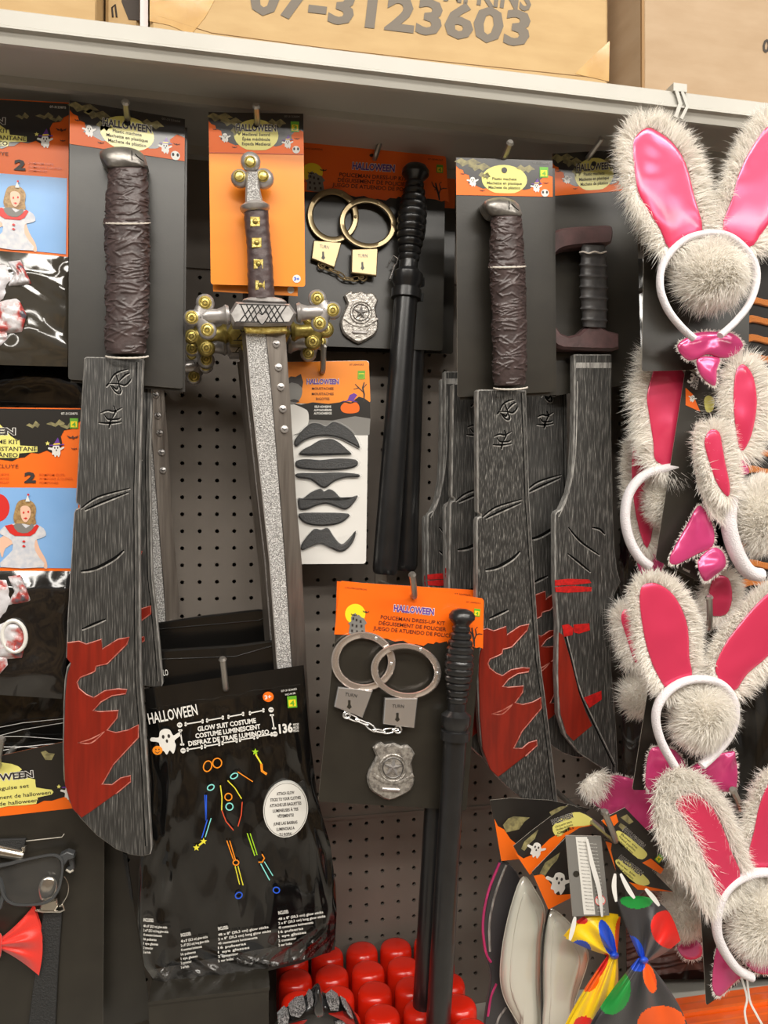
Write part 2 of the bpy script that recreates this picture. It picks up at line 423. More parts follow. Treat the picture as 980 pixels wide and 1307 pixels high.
# ================================================================ the setting
HX0, HX1 = -0.0641, -0.0641
STEP = .0254
def pegboard():
    b = MB()
    i0, i1 = -20, 52; j0, j1 = -7, 42
    r = .0031; oct_ = [(r*math.cos(PI/8+PI/4*k), r*math.sin(PI/8+PI/4*k)) for k in range(8)]
    hs = STEP/2
    sq = [(hs, hs*.42), (hs*.42, hs), (-hs*.42, hs), (-hs, hs*.42), (-hs, -hs*.42), (-hs*.42, -hs), (hs*.42, -hs), (hs, -hs*.42)]
    cor = [(hs, hs), (-hs, hs), (-hs, -hs), (hs, -hs)]
    for j in range(j0, j1):
        for i in range(i0, i1):
            cx = -0.0641+i*STEP; cz = HC+.1809-j*STEP
            vs = [(cx+x, 0, cz+z) for x, z in sq]+[(cx+x, 0, cz+z) for x, z in oct_]+[(cx+x, .006, cz+z) for x, z in oct_]+[(cx+x, 0, cz+z) for x, z in cor]
            fs = []
            for k in range(8):
                q = (k+1) % 8
                fs.append([k, 8+k, 8+q, q]); fs.append([8+k, 16+k, 16+q, 8+q])
            fs += [[0, 1, 24], [2, 3, 25], [4, 5, 26], [6, 7, 27]]
            b.add(vs, [f[::-1] for f in fs], 'peg_grey')
    x0 = -0.0641+(i0-.5)*STEP; x1 = -0.0641+(i1-.5)*STEP; z0 = HC+.1809-(j1-.5)*STEP; z1 = HC+.1809-(j0-.5)*STEP
    b.box((x0-1.2, .0, z0), (x0, .006, z1), 'peg_grey'); b.box((x1, .0, z0), (x1+1.2, .006, z1), 'peg_grey')
    b.box((x0-1.2, .0, z0-.7), (x1+1.2, .006, z0), 'peg_grey')
    o = b.build('wall_back', smooth=0); o['kind'] = 'structure'
    s = MB(); s.box((x0-1.2, -.0022, HC-.4700), (x1+1.2, .0, HC-.4655), 'peg_grey')
    c = s.build('panel_joint', o)
    s = MB(); s.box((x0-1.2, .03, z0-.7), (x1+1.2, .05, z1+.6), 'peg_grey')
    k = s.build('rear_panel', o)
    s = MB(); s.box((x0-1.2, -.004, z1), (x1+1.2, .006, HC+1.1), 'peg_grey'); s.build('upper_panel', o)
    return o
wall = pegboard()
f = MB(); f.box((-3, -5, -.02), (4, .1, 0), 'floor_tile'); fo = f.build('floor'); fo['kind'] = 'structure'

# the shelf over the hooks
SZ = HC+.5634
t = thing('metal_shelf', 'long light grey metal shelf carrying cardboard boxes above the hooks', 'shelf', (.35, -.27, SZ-.03))
b = MB(); b.box((-1.3, -.262, SZ-.016), (2.1, -.001, SZ-.003), 'shelf_under'); b.build('deck', t)
b = MB()
prof = [(-.25, SZ), (-.266, SZ), (-.27, SZ-.003), (-.27, SZ-.0195), (-.2715, SZ-.0215), (-.2715, SZ-.0235), (-.2665, SZ-.025), (-.262, SZ-.036), (-.256, SZ-.036), (-.256, SZ-.002)]
b.loft3([[(-1.3, y, z) for y, z in prof], [(2.1, y, z) for y, z in prof]], 'shelf_metal', True, True, True)
b.build('front_lip', t, smooth=25)
b = MB(); b.box((-1.3, -.158, SZ-.026), (2.1, -.148, SZ-.014), 'shelf_under'); b.box((-1.3, -.02, SZ-.03), (2.1, -.001, SZ-.014), 'shelf_under')
b.build('stiffening_rib', t)
# folded clip on the lip
lp = Pl(.273, (868, 130))
t = thing('lip_clip', 'small folded metal clip hooked over the light grey shelf lip', 'clip', lp(868, 150))
b = MB()
b.tube(lp, [(862, 112), (868, 132), (862, 150)], 3.0, 'shelf_metal', n=6, flat=.4)
b.tube(lp, [(870, 116), (877, 136), (869, 152)], 2.4, 'shelf_metal', n=6, flat=.4)
b.build('wire_fold', t)
b = MB(); b.box(tuple(lp(859, 116)-Vector((0, .001, 0))), tuple(lp(876, 108)+Vector((0, .02, 0))), 'shelf_metal'); b.build('top_tab', t)

# ---------------------------------------------------------------- cardboard boxes on the shelf
def carton(name, label, x0, x1, d, depth, hgt, m, group=None):
    t = thing(name, label, 'box', ((x0+x1)/2, -d, SZ), group)
    b = MB(); y0, y1 = -d, -d+depth; r = .004
    P = [(x0+r, y0), (x1-r, y0), (x1, y0+r), (x1, y1-r), (x1-r, y1), (x0+r, y1), (x0, y1-r), (x0, y0+r)]
    b.loft3([[(x, y, SZ+.0004) for x, y in P], [(x, y, SZ+hgt) for x, y in P]], m, True, True, True)
    b.build('carton_body', t, smooth=20)
    return t
def wx(px, py, d): return Pl(d)(px, py).x
d1 = .235; fp = Pl(d1)
x0 = wx(191, 25, d1); x1 = wx(777, 103, d1)
t = carton('shipping_carton', 'wide tan shipping carton printed with a large grey stock number', x0, x1, d1, .22, .26, 'cardboard')
b = MB(); fq = Aff(490, 60, 6.9, 100, 100)
txt(b, fp, Aff(319, 15, 6.9), '07-3123603', 0, 0, 355, 44, 'box_ink', .0007, 'L', .035)
txt(b, fp, Aff(527, -5, 6.9), 'PUMPKINS', 0, 0, 150, 30, 'box_ink', .0007, 'L', .03)
b.build('stock_number', t, smooth=0, label='grey printed stock number')
b = MB()
b.poly(fp, [(191, -30), (290, -30), (262, 22), (244, 44), (216, 32), (191, 27)], 'pack_tape', 0, .0006)
b.build('sealing_tape', t)
b = MB(); b.poly(fp, [(778, 52), (752, 76), (734, 94), (777, 104)], 'pack_tape', 0, .0006); b.build('sealing_tape', t)
b = MB(); b.tube(fp, [(200, 20), (270, 42), (420, 62), (560, 78), (770, 100)], .5, 'cardboard_edge', n=5, h=.0002); b.build('crease', t)
d2 = .245; fp2 = Pl(d2)
x0 = wx(820, 108, d2)
t = carton('shipping_carton', 'plain pale tan carton turned to show a narrow side above the rabbit ears', x0, x0+.55, d2, .24, .26, 'cardboard_pale')
b = MB(); txt(b, fp2, Aff(973, 66, 6), '07-3123', 0, 0, 60, 17, 'box_ink_dark', .0007, 'L', .03); b.build('stock_number', t, smooth=0, kind='stuff')
b = MB(); P = fp2(824, 60); b.box((x0-.0008, -d2+.004, SZ+.004), (x0+.003, -d2+.0, SZ+.25), 'cardboard_edge')
b.build('corner_fold', t)
# the side flap of that carton turned towards the wide carton
xs = wx(783, 98, .20)
b = MB(); b.add([(x0, -d2, SZ+.001), (x0, -d2, SZ+.25), (xs, -.14, SZ+.25), (xs, -.14, SZ+.001), (x0+.002, -d2+.003, SZ+.001), (x0+.002, -d2+.003, SZ+.25), (xs+.002, -.137, SZ+.25), (xs+.002, -.137, SZ+.001)],
      [[0, 3, 2, 1], [4, 5, 6, 7], [0, 1, 5, 4], [3, 7, 6, 2], [0, 4, 7, 3], [1, 2, 6, 5]], 'cardboard_pale'); b.build('side_flap', t)
d3 = .25; fp3 = Pl(d3)
xr = wx(122, 20, d3)
t = carton('open_carton', 'tan carton with a folded lower flap at the end of the shelf', xr-.5, xr, d3, .2, .2, 'cardboard')
b = MB(); b.box((xr-.5, -d3-.004, SZ+.006), (xr, -d3-.0002, SZ+.03), 'cardboard'); b.box((xr-.5, -d3-.0035, SZ+.0018), (xr-.002, -d3-.0002, SZ+.006), 'cardboard_edge'); b.build('folded_flap', t)
t = carton('small_carton', 'small brown carton with dark printed marks wedged between two larger cartons', xr+.003, wx(178, 25, .20), .20, .15, .2, 'cardboard')
fp4 = Pl(.20); b = MB()
b.poly(fp4, [(158, -30), (178, -30), (178, 26), (164, 25), (155, 2)], 'box_ink_dark', 0, .0006)
b.tube(fp4, [(144, 22), (143, 10), (147, 6), (149, 22)], 1.2, 'box_ink_dark', n=5, h=.0004)
b.build('printed_mark', t)
t = thing('paper_sheet', 'thin pale paper sheet standing in the gap beside the wide carton', 'paper', (wx(184, 27, .22), -.22, SZ))
b = MB(); b.box((wx(179, 27, .22), -.222, SZ), (wx(189, 27, .22), -.218, SZ+.2), 'pale_paper'); b.build('sheet', t)

# ---------------------------------------------------------------- hooks
def hook(hole, tip, d, label, group='steel display hooks', bend=None, r=.0040):
    pl = Pl(d); H = pl(*hole); p2 = Pl(d+.03); T = p2(*tip)
    t = thing('display_hook', label, 'hook', (H.x, 0, H.z), group)
    b = MB()
    P = [Vector((H.x, .0, H.z-.001)), Vector((H.x, -d*.5, H.z-.001)), Vector((H.x, -d-.006, H.z-.001))]
    K = Vector((H.x, -d-.012, H.z))
    for k in range(1, 9):
        s = k/8; P.append(P[2].lerp(K, s).lerp(K.lerp(T, s), s))
    b.tube3(P, [r]*(len(P)-1)+[r*1.1], 'hook_steel', n=8)
    b.tube3([T+(P[-1]-P[-2]).normalized()*-.001, T+(P[-1]-P[-2]).normalized()*.002], [r*1.35, r*.9], 'hook_steel', n=8)
    b.build('wire', t)
    b = MB(); b.box((H.x-.009, -.0025, H.z-.02), (H.x+.009, -.0005, H.z+.02), 'hook_steel'); b.build('back_plate', t)
    return t

# ---------------------------------------------------------------- printed card helpers
def ghost(b, pl, q, u, v, s, h, hat=False, m='print_white'):
    """a little ghost of height s px at (u, v)"""
    def P(x, y): return q(u+x*s/q.W, v+y*s/q.H)
    o = [(0, -.5), (.2, -.42), (.3, -.2), (.55, -.3), (.6, -.18), (.32, .0), (.34, .2), (.2, .5), (.08, .35), (-.06, .5), (-.16, .34), (-.3, .3), (-.3, .0), (-.6, -.1), (-.55, -.24), (-.28, -.2), (-.2, -.42)]
    b.flat(pl, spl([P(*p) for p in o], 3), m, h)
    for x, y, r in ((-.1, -.2, .055), (.12, -.2, .055), (.02, -.02, .05)):
        b.flat(pl, [P(x+r*math.cos(a), y+1.5*r*math.sin(a)) for a in np.linspace(0, 2*PI, 8)[:-1]], 'print_ink', h+.0002)
    if hat:
        b.flat(pl, [P(-.5, -.42), (P(.6, -.5)), P(.6, -.42), P(-.5, -.34)], 'print_purple', h+.0002)
        b.flat(pl, [P(-.22, -.42), P(.3, -.47), P(.2, -.8), P(.12, -.98)], 'print_purple', h+.0002)
        b.flat(pl, [P(-.22, -.42), P(.3, -.47), P(.27, -.56), P(-.16, -.52)], 'print_moon', h+.0003)
def bat(b, pl, q, u, v, s, h, m='print_brown'):
    o = [(-.5, -.1), (-.3, -.02), (-.1, .06), (-.06, -.06), (.06, -.06), (.1, .06), (.3, -.02), (.5, -.1), (.35, .12), (.2, .1), (.05, .22), (-.1, .12), (-.3, .14)]
    b.flat(pl, [q(u+x*s/q.W, v+y*s/q.H) for x, y in o], m, h)
def price_tag(b, pl, q, u, v, s, h, t='4'):
    def P(x, y): return q(u+x*s/q.W, v+y*s/q.H)
    b.flat(pl, [P(-.4, -.5), P(.4, -.5), P(.4, .5), P(-.4, .5)], 'print_green', h)
    b.flat(pl, [P(-.3, -.2), P(.3, -.2), P(.3, .38), P(-.3, .38)], 'print_moon', h+.0002)
    txt(b, pl, q, t, u, v+.32*s/q.H, .35*s, .45*s, 'print_green', h+.0004, 'C', .03)
def header_a(par, pl, q, lines, h, title=True, price=None, flip=False, moon=(.5, .27, .62), tw=.42, lettering='print_ink'):
    """black night header with orange cloud bank, pale moon, bats, two ghosts and three lines of print"""
    b = MB(); e = .0002
    b.poly(pl, q.pts([(0, 0), (1, 0), (1, 1), (0, 1)]), 'print_orange', h-.0003, h)
    top = [(0, 0), (1, 0), (1, .45), (.97, .42), (.93, .40), (.9, .47), (.87, .55), (.88, .66), (.84, .70), (.80, .72), (.76, .80), (.70, .83), (.66, .80), (.60, .85), (.5, .86), (.4, .85), (.34, .80), (.28, .82), (.22, .76), (.18, .70), (.12, .68), (.14, .56), (.13, .46), (.08, .42), (.07, .33), (.03, .30), (0, .22)]
    b.flat(pl, q.pts(top), 'print_black', h+e)
    for u, v, s, k in ((.12, .13, .14, 1), (.24, .24, .12, 1), (.72, .26, .10, 1), (.30, .48, .07, 1)):
        pts = [(u-s, v-.02), (u-s*.5, v-.12), (u-.1*s, v-.05), (u+s*.4, v-.12), (u+s, v), (u+.6*s, v+.02), (u+.3*s, v+.10), (u, v+.04), (u-.4*s, v+.11), (u-.6*s, v+.03)]
        b.flat(pl, q.pts(pts), 'print_olive', h+2*e)
    mu, mv, ms = moon
    W, H = q.W, q.H
    mo = [(mu+.235*math.cos(a), min(.56+.40*math.sin(a), .93)) for a in np.linspace(0, 2*PI, 29)[:-1]]
    b.flat(pl, q.pts(mo), 'print_yellow', h+2*e)
    for k, (u, v) in enumerate(((.07, .42), (.27, .86), (.93, .62), (.9, .9))): bat(b, pl, q, u, v, W*.06, h+2*e)
    ghost(b, pl, q, .17, .64, W*.1, h+3*e); ghost(b, pl, q, .83, .76, W*.1, h+3*e, True)
    b.flat(pl, [q(.92+.04*math.cos(a), .90+.04*math.sin(a)*W/H) for a in np.linspace(0, 2*PI, 13)[:-1]], 'print_white', h+3*e)
    for x in (-.02, .02): b.flat(pl, [q(.92+x+.011*math.cos(a), .88+.016*math.sin(a)*W/H) for a in np.linspace(0, 2*PI, 9)[:-1]], 'print_ink', h+4*e)
    b.flat(pl, [q(.5+.03*math.cos(a), .30+.03*math.sin(a)*W/H) for a in np.linspace(0, 2*PI, 13)[:-1]], 'card_black', h+5*e)
    if price: price_tag(b, pl, q, .91, .33, W*.11, h+3*e, price)
    b.build('printed_header', par, smooth=0, kind='stuff')
    b = MB()
    if title:
        txt(b, pl, q, 'HALLOWEEN', mu, .45, W*tw, H*.17, 'print_white', h+4*e, 'C', .07)
        txt(b, pl, q, 'HALLOWEEN', mu, .45, W*tw, H*.17, 'print_ink', h+5*e, 'C', .025)
    for k, (s, wd) in enumerate(lines):
        txt(b, pl, q, s, mu, .575+k*.118, W*wd, H*.08, lettering, h+4*e, 'C', .01)
    txt(b, pl, q, '07-3123604', .88, .10, W*.16, H*.05, 'print_grey', h+4*e, 'C', .01)
    b.build('lettering', par, smooth=0, kind='stuff')
def card(par, pl, corners, m, th=.0008, name='backing_card', h=0., edge='card_edge', round_=3.):
    b = MB(); q = corners if isinstance(corners, Quad) else Quad(*corners)
    ru, rv = round_/q.W, round_/q.H
    P = [(0, rv), (ru*.3, rv*.3), (ru, 0), (1-ru, 0), (1-ru*.3, rv*.3), (1, rv), (1, 1-rv), (1-ru*.3, 1-rv*.3), (1-ru, 1), (ru, 1), (ru*.3, 1-rv*.3), (0, 1-rv)]
    b.poly(pl, q.pts(P), m, h-th, h, side=edge); b.build(name, par, smooth=0)
    return q
# ================================================================ machetes
def aff3(src, dst):
    """affine pixel map taking the three src points to the three dst points"""
    A = np.array([[x, y, 1] for x, y in src], float); X = np.linalg.solve(A, np.array(dst, float))
    return lambda x, y: tuple(np.array([x, y, 1.0]) @ X)
IDENT = lambda x, y: (x, y)
def zk(L, ox, oy, z): return [(ox+x/z, oy+y/z) for x, y in L]
BLADE = [(107, 457), (110, 455), (150, 456), (183, 458), (181, 520), (178, 625), (178.5, 700), (179, 800), (180, 869), (184, 919), (189, 998), (194, 1084), (192, 1091),
         (181, 1094), (167, 1092), (148, 1085), (123, 1067), (102, 1045), (88, 1024), (81, 995), (79.5, 957), (80.5, 898), (82, 868), (85, 852), (90, 844), (90, 841), (84, 840), (84, 836), (86, 785), (91, 705), (94, 655), (96, 650), (101, 648), (101, 645), (97, 642), (96.5, 638), (103, 522)]
BLOOD = zk([(82, 385), (130, 378), (160, 390), (222, 370), (225, 410), (290, 370), (335, 362), (325, 390), (285, 430), (245, 470), (200, 480), (195, 500), (180, 508), (135, 525), (122, 545), (130, 570), (160, 595), (172, 600), (190, 608), (235, 580), (290, 572), (325, 575), (320, 592), (265, 600), (220, 625), (188, 660), (215, 665), (290, 660), (285, 690), (245, 740), (280, 750), (330, 740), (372, 718), (372, 770), (330, 815), (270, 880), (225, 960), (265, 962), (300, 935), (340, 925), (340, 950), (280, 1000), (175, 1075), (140, 1098), (103, 1060), (72, 960), (68, 800), (74, 600), (83, 512), (97, 468), (80, 447)], 60, 700, 3.19)
KANJI = [zk(s, 95, 450, 6.224) for s in (
    [(280, 235), (310, 180), (360, 148), (425, 132)], [(275, 245), (350, 247), (400, 258), (440, 225), (452, 200)], [(330, 175), (355, 245)], [(355, 225), (400, 180), (440, 160)],
    [(285, 255), (320, 305), (355, 330)], [(350, 250), (370, 300), (360, 330)], [(300, 262), (335, 290), (350, 262)], [(250, 270), (275, 240)],
    [(205, 480), (260, 458), (315, 465), (380, 435)], [(310, 420), (325, 465), (300, 520)], [(235, 490), (260, 525), (290, 530), (345, 528), (370, 515)], [(190, 555), (280, 560), (375, 550)], [(290, 530), (280, 560), (275, 600)])]
HANDLE_L = [(213, 138), (240, 135.5), (270, 134), (284, 132.5), (300, 134), (330, 135), (380, 134.5), (420, 134), (445, 134.5), (452, 137)]
HANDLE_R = [(213, 187), (240, 189.5), (270, 190), (284, 191.5), (300, 190), (330, 190.5), (380, 190), (420, 189), (440, 187), (452, 185)]
_ridges = None
def ridge_field(nT, nA):
    """criss-cross leather wrap relief, in pixels, over (length, girth)"""
    global _ridges
    if _ridges is not None: return _ridges
    r = np.random.default_rng(3); L = 242.; Gm = 150.
    Y = (np.arange(nT)/(nT-1)*L)[:, None]; X = (np.arange(nA)/nA*Gm)[None, :]
    Fd = np.zeros((nT, nA))
    for k in range(420):
        cx, cy = r.uniform(0, Gm), r.uniform(0, L); a = r.choice([r.uniform(-.25, .25), r.uniform(.4, .9), r.uniform(-.7, -.3)], p=[.5, .25, .25]); ln = r.uniform(9, 26); wd = r.uniform(.7, 1.25)
        dx = (X-cx+Gm/2) % Gm-Gm/2; dy = Y-cy
        s = dx*math.cos(a)+dy*math.sin(a); d = -dx*math.sin(a)+dy*math.cos(a)+.02*s*s/ln*r.uniform(-6, 6)
        e = np.clip(np.abs(s)-ln/2, 0, None)
        Fd = np.maximum(Fd, r.uniform(1.3, 2.4)*np.exp(-(d/wd)**2-(e/1.2)**2))
    for cy in (70, 97, 150, 205): Fd += 1.4/(1+np.exp(-(Y-cy+3*np.sin(X/24.))/.8))*np.exp(-np.clip(Y-cy, 0, None)/22.)
    _ridges = Fd
    return Fd
def wrapped_grip(par, pl, A, hc):
    nT, nA = 230, 104; R = ridge_field(nT, nA); G = []
    for i in range(nT):
        y = 213+(452-213)*i/(nT-1)
        l = np.interp(y, [p[0] for p in HANDLE_L], [p[1] for p in HANDLE_L]); r = np.interp(y, [p[0] for p in HANDLE_R], [p[1] for p in HANDLE_R])
        c, hw = (l+r)/2, (r-l)/2-1.2
        if i in (0, nT-1): hw *= .85
        row = []
        for j in range(nA):
            a = 2*PI*j/nA; k = hw+R[i, j]
            px, py = A(c+k*math.cos(a), y); s = pl.px(px, py)
            row.append(pl(px, py, hc+k*.72*math.sin(a)*s*.95))
        G.append(row)
    b = MB(); b.loft3(G, 'grip_brown', True, True, True); b.build('wrapped_grip', par, smooth=75)
def twine(b, pl, A, pts, h, hw=None):
    P = [(*A(*p), 0) for p in pts]; n = len(P)
    b.tube(pl, P, [1.0+.35*(k % 2) for k in range(n)], 'twine', n=6, h=h)
def blade_marks(b, pl, A, marks, h):
    for pts, wd in marks:
        p = spl([A(*q) for q in pts], 5, False)
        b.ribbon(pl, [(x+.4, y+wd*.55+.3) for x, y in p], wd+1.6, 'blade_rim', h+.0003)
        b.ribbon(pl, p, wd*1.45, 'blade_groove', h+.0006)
def machete(label, pl, AH, AB, cardq, lines, price=None, title=True, group='machetes on cards', detail=True, second=True):
    t = thing('toy_machete', label, 'toy machete', pl(*AB(181, 1094), .01), group)
    if cardq is not None:
        q = card(t, pl, cardq, 'card_black')
        header_a(t, pl, q.sub(0, 0, 1, .156), lines, .0006, title=title, price=price)
        if second:
            b = MB(); q2 = Quad(*[tuple(c+np.array((3., 4.))) for c in q.c]); b.poly(pl, q2.pts([(0, .02), (1, .02), (1, 1), (0, 1)]), 'card_black', -.006, -.005, side='card_black'); b.build('rear_card', t)
    hc = .022
    if detail:
        wrapped_grip(t, pl, AH, hc)
        b = MB()
        pom = spl([AH(*p) for p in [(137, 214), (131, 207), (127, 200), (128, 193), (137, 189), (155, 187), (172, 190), (183, 197), (187, 206), (187, 214), (165, 217), (150, 217)]], 3)
        b.pillow(pl, pom, 'pommel_pewter', hc, .017, 6, skirt=0, power=.6)
        b.poly(pl, pom, 'pommel_pewter', .006, hc+.0001)
        b.ribbon(pl, [AH(168, 192), AH(168.5, 204)], 1.2, 'blade_groove', hc+.0175); b.ribbon(pl, spl([AH(172, 196), AH(178, 202), AH(184, 206)], 4, False), 1.4, 'blade_groove', hc+.0150)
        b.build('pommel', t)
        for y0, w0, bow in ((284.5, 29.5, 1.), (454.5, 27., 2.5)):
            b = MB(); P_ = []
            for k in range(25):
                a = PI*k/24; X, Y = AH(162-w0*math.cos(a), y0+bow*math.sin(a)); P_.append((X, Y, hc+w0*.74*math.sin(a)*pl.px(X, Y)*.95))
            b.tube(pl, P_, [1.0+.35*(k % 2) for k in range(25)], 'twine', n=6); b.build('tie_twine', t)
    b = MB(); P = [AB(*p) for p in BLADE]; h1 = .024
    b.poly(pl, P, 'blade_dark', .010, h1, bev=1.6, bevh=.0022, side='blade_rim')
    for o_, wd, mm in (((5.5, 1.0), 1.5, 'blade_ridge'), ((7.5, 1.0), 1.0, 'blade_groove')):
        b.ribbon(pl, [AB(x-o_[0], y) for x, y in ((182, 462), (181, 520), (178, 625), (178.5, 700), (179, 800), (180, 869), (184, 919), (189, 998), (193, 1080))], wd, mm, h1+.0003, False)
    b.build('blade', t)
    b = MB(); P = [AB(*p) for p in BLOOD]
    b.poly(pl, P, 'blood', h1-.002, h1+.0010, bev=.8, bevh=.0006); b.build('blood_patch', t, label='dark red raised blood patch')
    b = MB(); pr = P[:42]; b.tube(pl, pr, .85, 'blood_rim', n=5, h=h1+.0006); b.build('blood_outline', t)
    for mk in [([(103, 649), (125, 634), (166, 623)], 1.6), ([(108, 651), (130, 641), (164, 628)], 1.8), ([(103, 729), (122, 725), (145, 713), (158, 702)], 2.6), ([(104.5, 803), (120, 796), (135, 790)], 2.0)]:
        b = MB(); blade_marks(b, pl, AB, [mk], h1); b.build('carved_slash', t)
    for ks in (KANJI[:8], KANJI[8:]):
        b = MB(); blade_marks(b, pl, AB, [(s, 1.5) for s in ks], h1); b.build('carved_symbol', t, kind='stuff')
    b = MB()
    p = spl([AB(*q) for q in zk([(125, 792), (180, 775), (235, 745)], 60, 700, 3.19)], 5, False)
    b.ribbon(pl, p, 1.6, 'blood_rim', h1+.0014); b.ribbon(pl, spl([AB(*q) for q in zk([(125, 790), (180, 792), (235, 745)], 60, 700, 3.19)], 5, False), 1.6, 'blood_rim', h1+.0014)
    b.build('carved_slash', t)
    return t
LM = [('Plastic machete', .25), ('Machette en plastique', .36), ('Machete de plástico', .33)]
pL = Pl(.172, (160, 300))
mL = machete('bloody toy machete with brown wrapped handle, hung between clown costume kits and sword', pL, IDENT, IDENT, ((89, 128), (236, 152), (233, 496), (87, 484)), LM)
hook((163, 151), (160, 130), .172, 'steel display hook carrying the machete beside the clown kits')
pR = Pl(.205, (650, 300), tilt=-5)
AHr = aff3([(127, 190), (187, 213), (160, 457)], [(617, 255), (665, 275), (650, 497)])
ABr = aff3([(107, 456), (183, 458), (181, 1094)], [(609, 498), (672, 498), (702, 1032)])
mR = machete('bloody toy machete with brown wrapped handle, on the card beside the ribbed-handle machete', pR, AHr, ABr, ((582, 201), (705, 205), (707, 500), (584, 507)), LM, price='4', title=False)
hook((641, 203), (651, 182), .207, 'steel display hook through the glossy machete card over the wrapped handle')
# straight blades hanging behind
pB = Pl(.10, (700, 560))
ABb = aff3([(107, 456), (183, 458), (181, 1094)], [(668, 478), (724, 478), (742, 968)])
machete('dim bloody machete hanging behind, its carved marks showing between the two front blades', pB, IDENT, ABb, None, LM, detail=False)
pB2 = Pl(.135, (190, 600))
machete('dim machete blade peeping out behind the wrapped-handle machete beside the sword', pB2, IDENT, aff3([(107, 456), (183, 458), (181, 1094)], [(130, 480), (195, 485), (197, 878)]), None, LM, detail=False)
pB3 = Pl(.115, (600, 600))
machete('dim straight machete blade mostly hidden behind the wrapped-handle machete near the batons', pB3, IDENT, aff3([(107, 456), (183, 458), (181, 1094)], [(578, 490), (636, 492), (655, 985)]), None, LM, detail=False)

# ---------------------------------------------------------------- recurved machete with ribbed grip
def Z7(L): return zk(L, 530, 460, 2.253)
def Z8(L): return zk(L, 570, 180, 3.77)
def recurve(label, pl, off=(0, 0), sc=1., cardq=None, hand=True):
    def A(x, y): return (740+off[0]+(x-740)*sc, 650+off[1]+(y-650)*sc)
    T = lambda L: [A(*p) for p in L]
    t = thing('toy_machete', label, 'toy machete', pl(*A(788, 994), .01), 'machetes on cards')
    if cardq:
        q = card(t, pl, cardq, 'card_black'); header_a(t, pl, q.sub(0, 0, 1, .175), LM, .0006, price='4')
    if hand:
        b = MB()
        bar = spl(T(Z8([(470, 470), (520, 432), (570, 414), (680, 405), (775, 401), (803, 412), (804, 462), (785, 494), (700, 500), (600, 510), (545, 528), (510, 570), (470, 570)])), 3)
        b.poly(pl, bar, 'grip_maroon', .006, .030, bev=3, bevh=.005); b.build('upper_guard', t)
        b = MB()
        low = T(Z8([(470, 800), (505, 840), (530, 888), (555, 922), (590, 937), (640, 926), (680, 890), (712, 866), (745, 890), (785, 912), (835, 924), (836, 998), (800, 1007), (700, 1005), (560, 1000), (530, 988), (470, 930)]))
        b.poly(pl, low, 'grip_maroon', .006, .030, bev=3, bevh=.005); b.build('lower_guard', t)
        b = MB(); b.poly(pl, T(Z8([(440, 500), (500, 520), (495, 860), (440, 880)])), 'grip_maroon', .006, .030, bev=3, bevh=.005); b.build('knuckle_bow', t)
        b = MB(); n = 60; L = []
        for i in range(n+1):
            f = i/n; y = 500+(895-500)*f; ph = ((y-548)/52.5) % 1.0
            rib = math.exp(-((min(ph, 1-ph))/.10)**2)
            lx = 640+8*math.sin(f*PI)*-1+8*f; rx = 766+12*math.sin(f*PI*.8)
            c, hw = (lx+rx)/2, (rx-lx)/2*(.90+.12*rib)
            row = []
            for j in range(20):
                a = 2*PI*j/20; X, Y = A(*Z8([(c+hw*math.cos(a), y+3*math.cos(a))])[0]); s = pl.px(X, Y)
                row.append(pl(X, Y, .021+hw/3.77*sc*.8*math.sin(a)*s))
            L.append(row)
        b.loft3(L, 'grip_black', True, True, True); b.build('ribbed_grip', t, smooth=50)
        b = MB(); b.tube(pl, [(*A(*Z8([(640+128*k/14, 536-4*math.sin(k))])[0]), .0185*math.sin(PI*(.12+.76*k/14))+.021) for k in range(15)], 1.0, 'twine', n=5); b.build('tie_twine', t)
    b = MB(); h1 = .024
    P = T([(733, 452), (781, 452)]+Z7([(565, 60), (565, 200), (570, 450), (574, 540), (582, 605), (592, 638), (578, 665), (570, 690), (562, 740), (560, 780), (563, 860), (570, 950), (579, 1060), (583, 1150), (582, 1203), (530, 1170), (470, 1130), (430, 1080), (412, 1020), (407, 900), (410, 760), (402, 640), (401, 445), (405, 436), (418, 428), (440, 380), (450, 320), (455, 240), (458, 100)]))
    b.poly(pl, P, 'blade_dark', .010, h1, bev=1.5, bevh=.0022, side='blade_rim')
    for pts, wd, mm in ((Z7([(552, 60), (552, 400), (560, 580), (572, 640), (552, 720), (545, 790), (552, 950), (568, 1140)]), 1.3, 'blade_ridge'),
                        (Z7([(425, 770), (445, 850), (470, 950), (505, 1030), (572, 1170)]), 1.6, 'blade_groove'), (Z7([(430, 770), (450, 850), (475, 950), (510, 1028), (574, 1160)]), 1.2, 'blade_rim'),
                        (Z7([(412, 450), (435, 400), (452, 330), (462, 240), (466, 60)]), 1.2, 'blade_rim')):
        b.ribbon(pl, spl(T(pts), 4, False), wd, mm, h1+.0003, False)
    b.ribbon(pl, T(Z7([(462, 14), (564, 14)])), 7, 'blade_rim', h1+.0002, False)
    b.build('blade', t)
    for L_ in ([(402, 632), (440, 628), (500, 630), (506, 640), (460, 645), (402, 648)], [(402, 652), (450, 648), (508, 652), (506, 664), (440, 668), (404, 666)], [(422, 762), (440, 758), (455, 770), (452, 790), (428, 795)], [(455, 760), (500, 756), (502, 776), (470, 786), (456, 782)], [(485, 970), (535, 950), (536, 975), (500, 1000)]):
        b = MB(); b.poly(pl, T(Z7(L_)), 'bright_red_paint', h1-.001, h1+.0006); b.build('red_stripe', t, label='bright red paint stripe')
    b = MB(); b.poly(pl, T(Z7([(413, 782), (425, 790), (445, 855), (470, 955), (490, 1010), (509, 1050), (455, 1095), (434, 1072), (418, 1018), (413, 960), (411, 900)])), 'blood', h1-.001, h1+.0008, bev=.6, bevh=.0005)
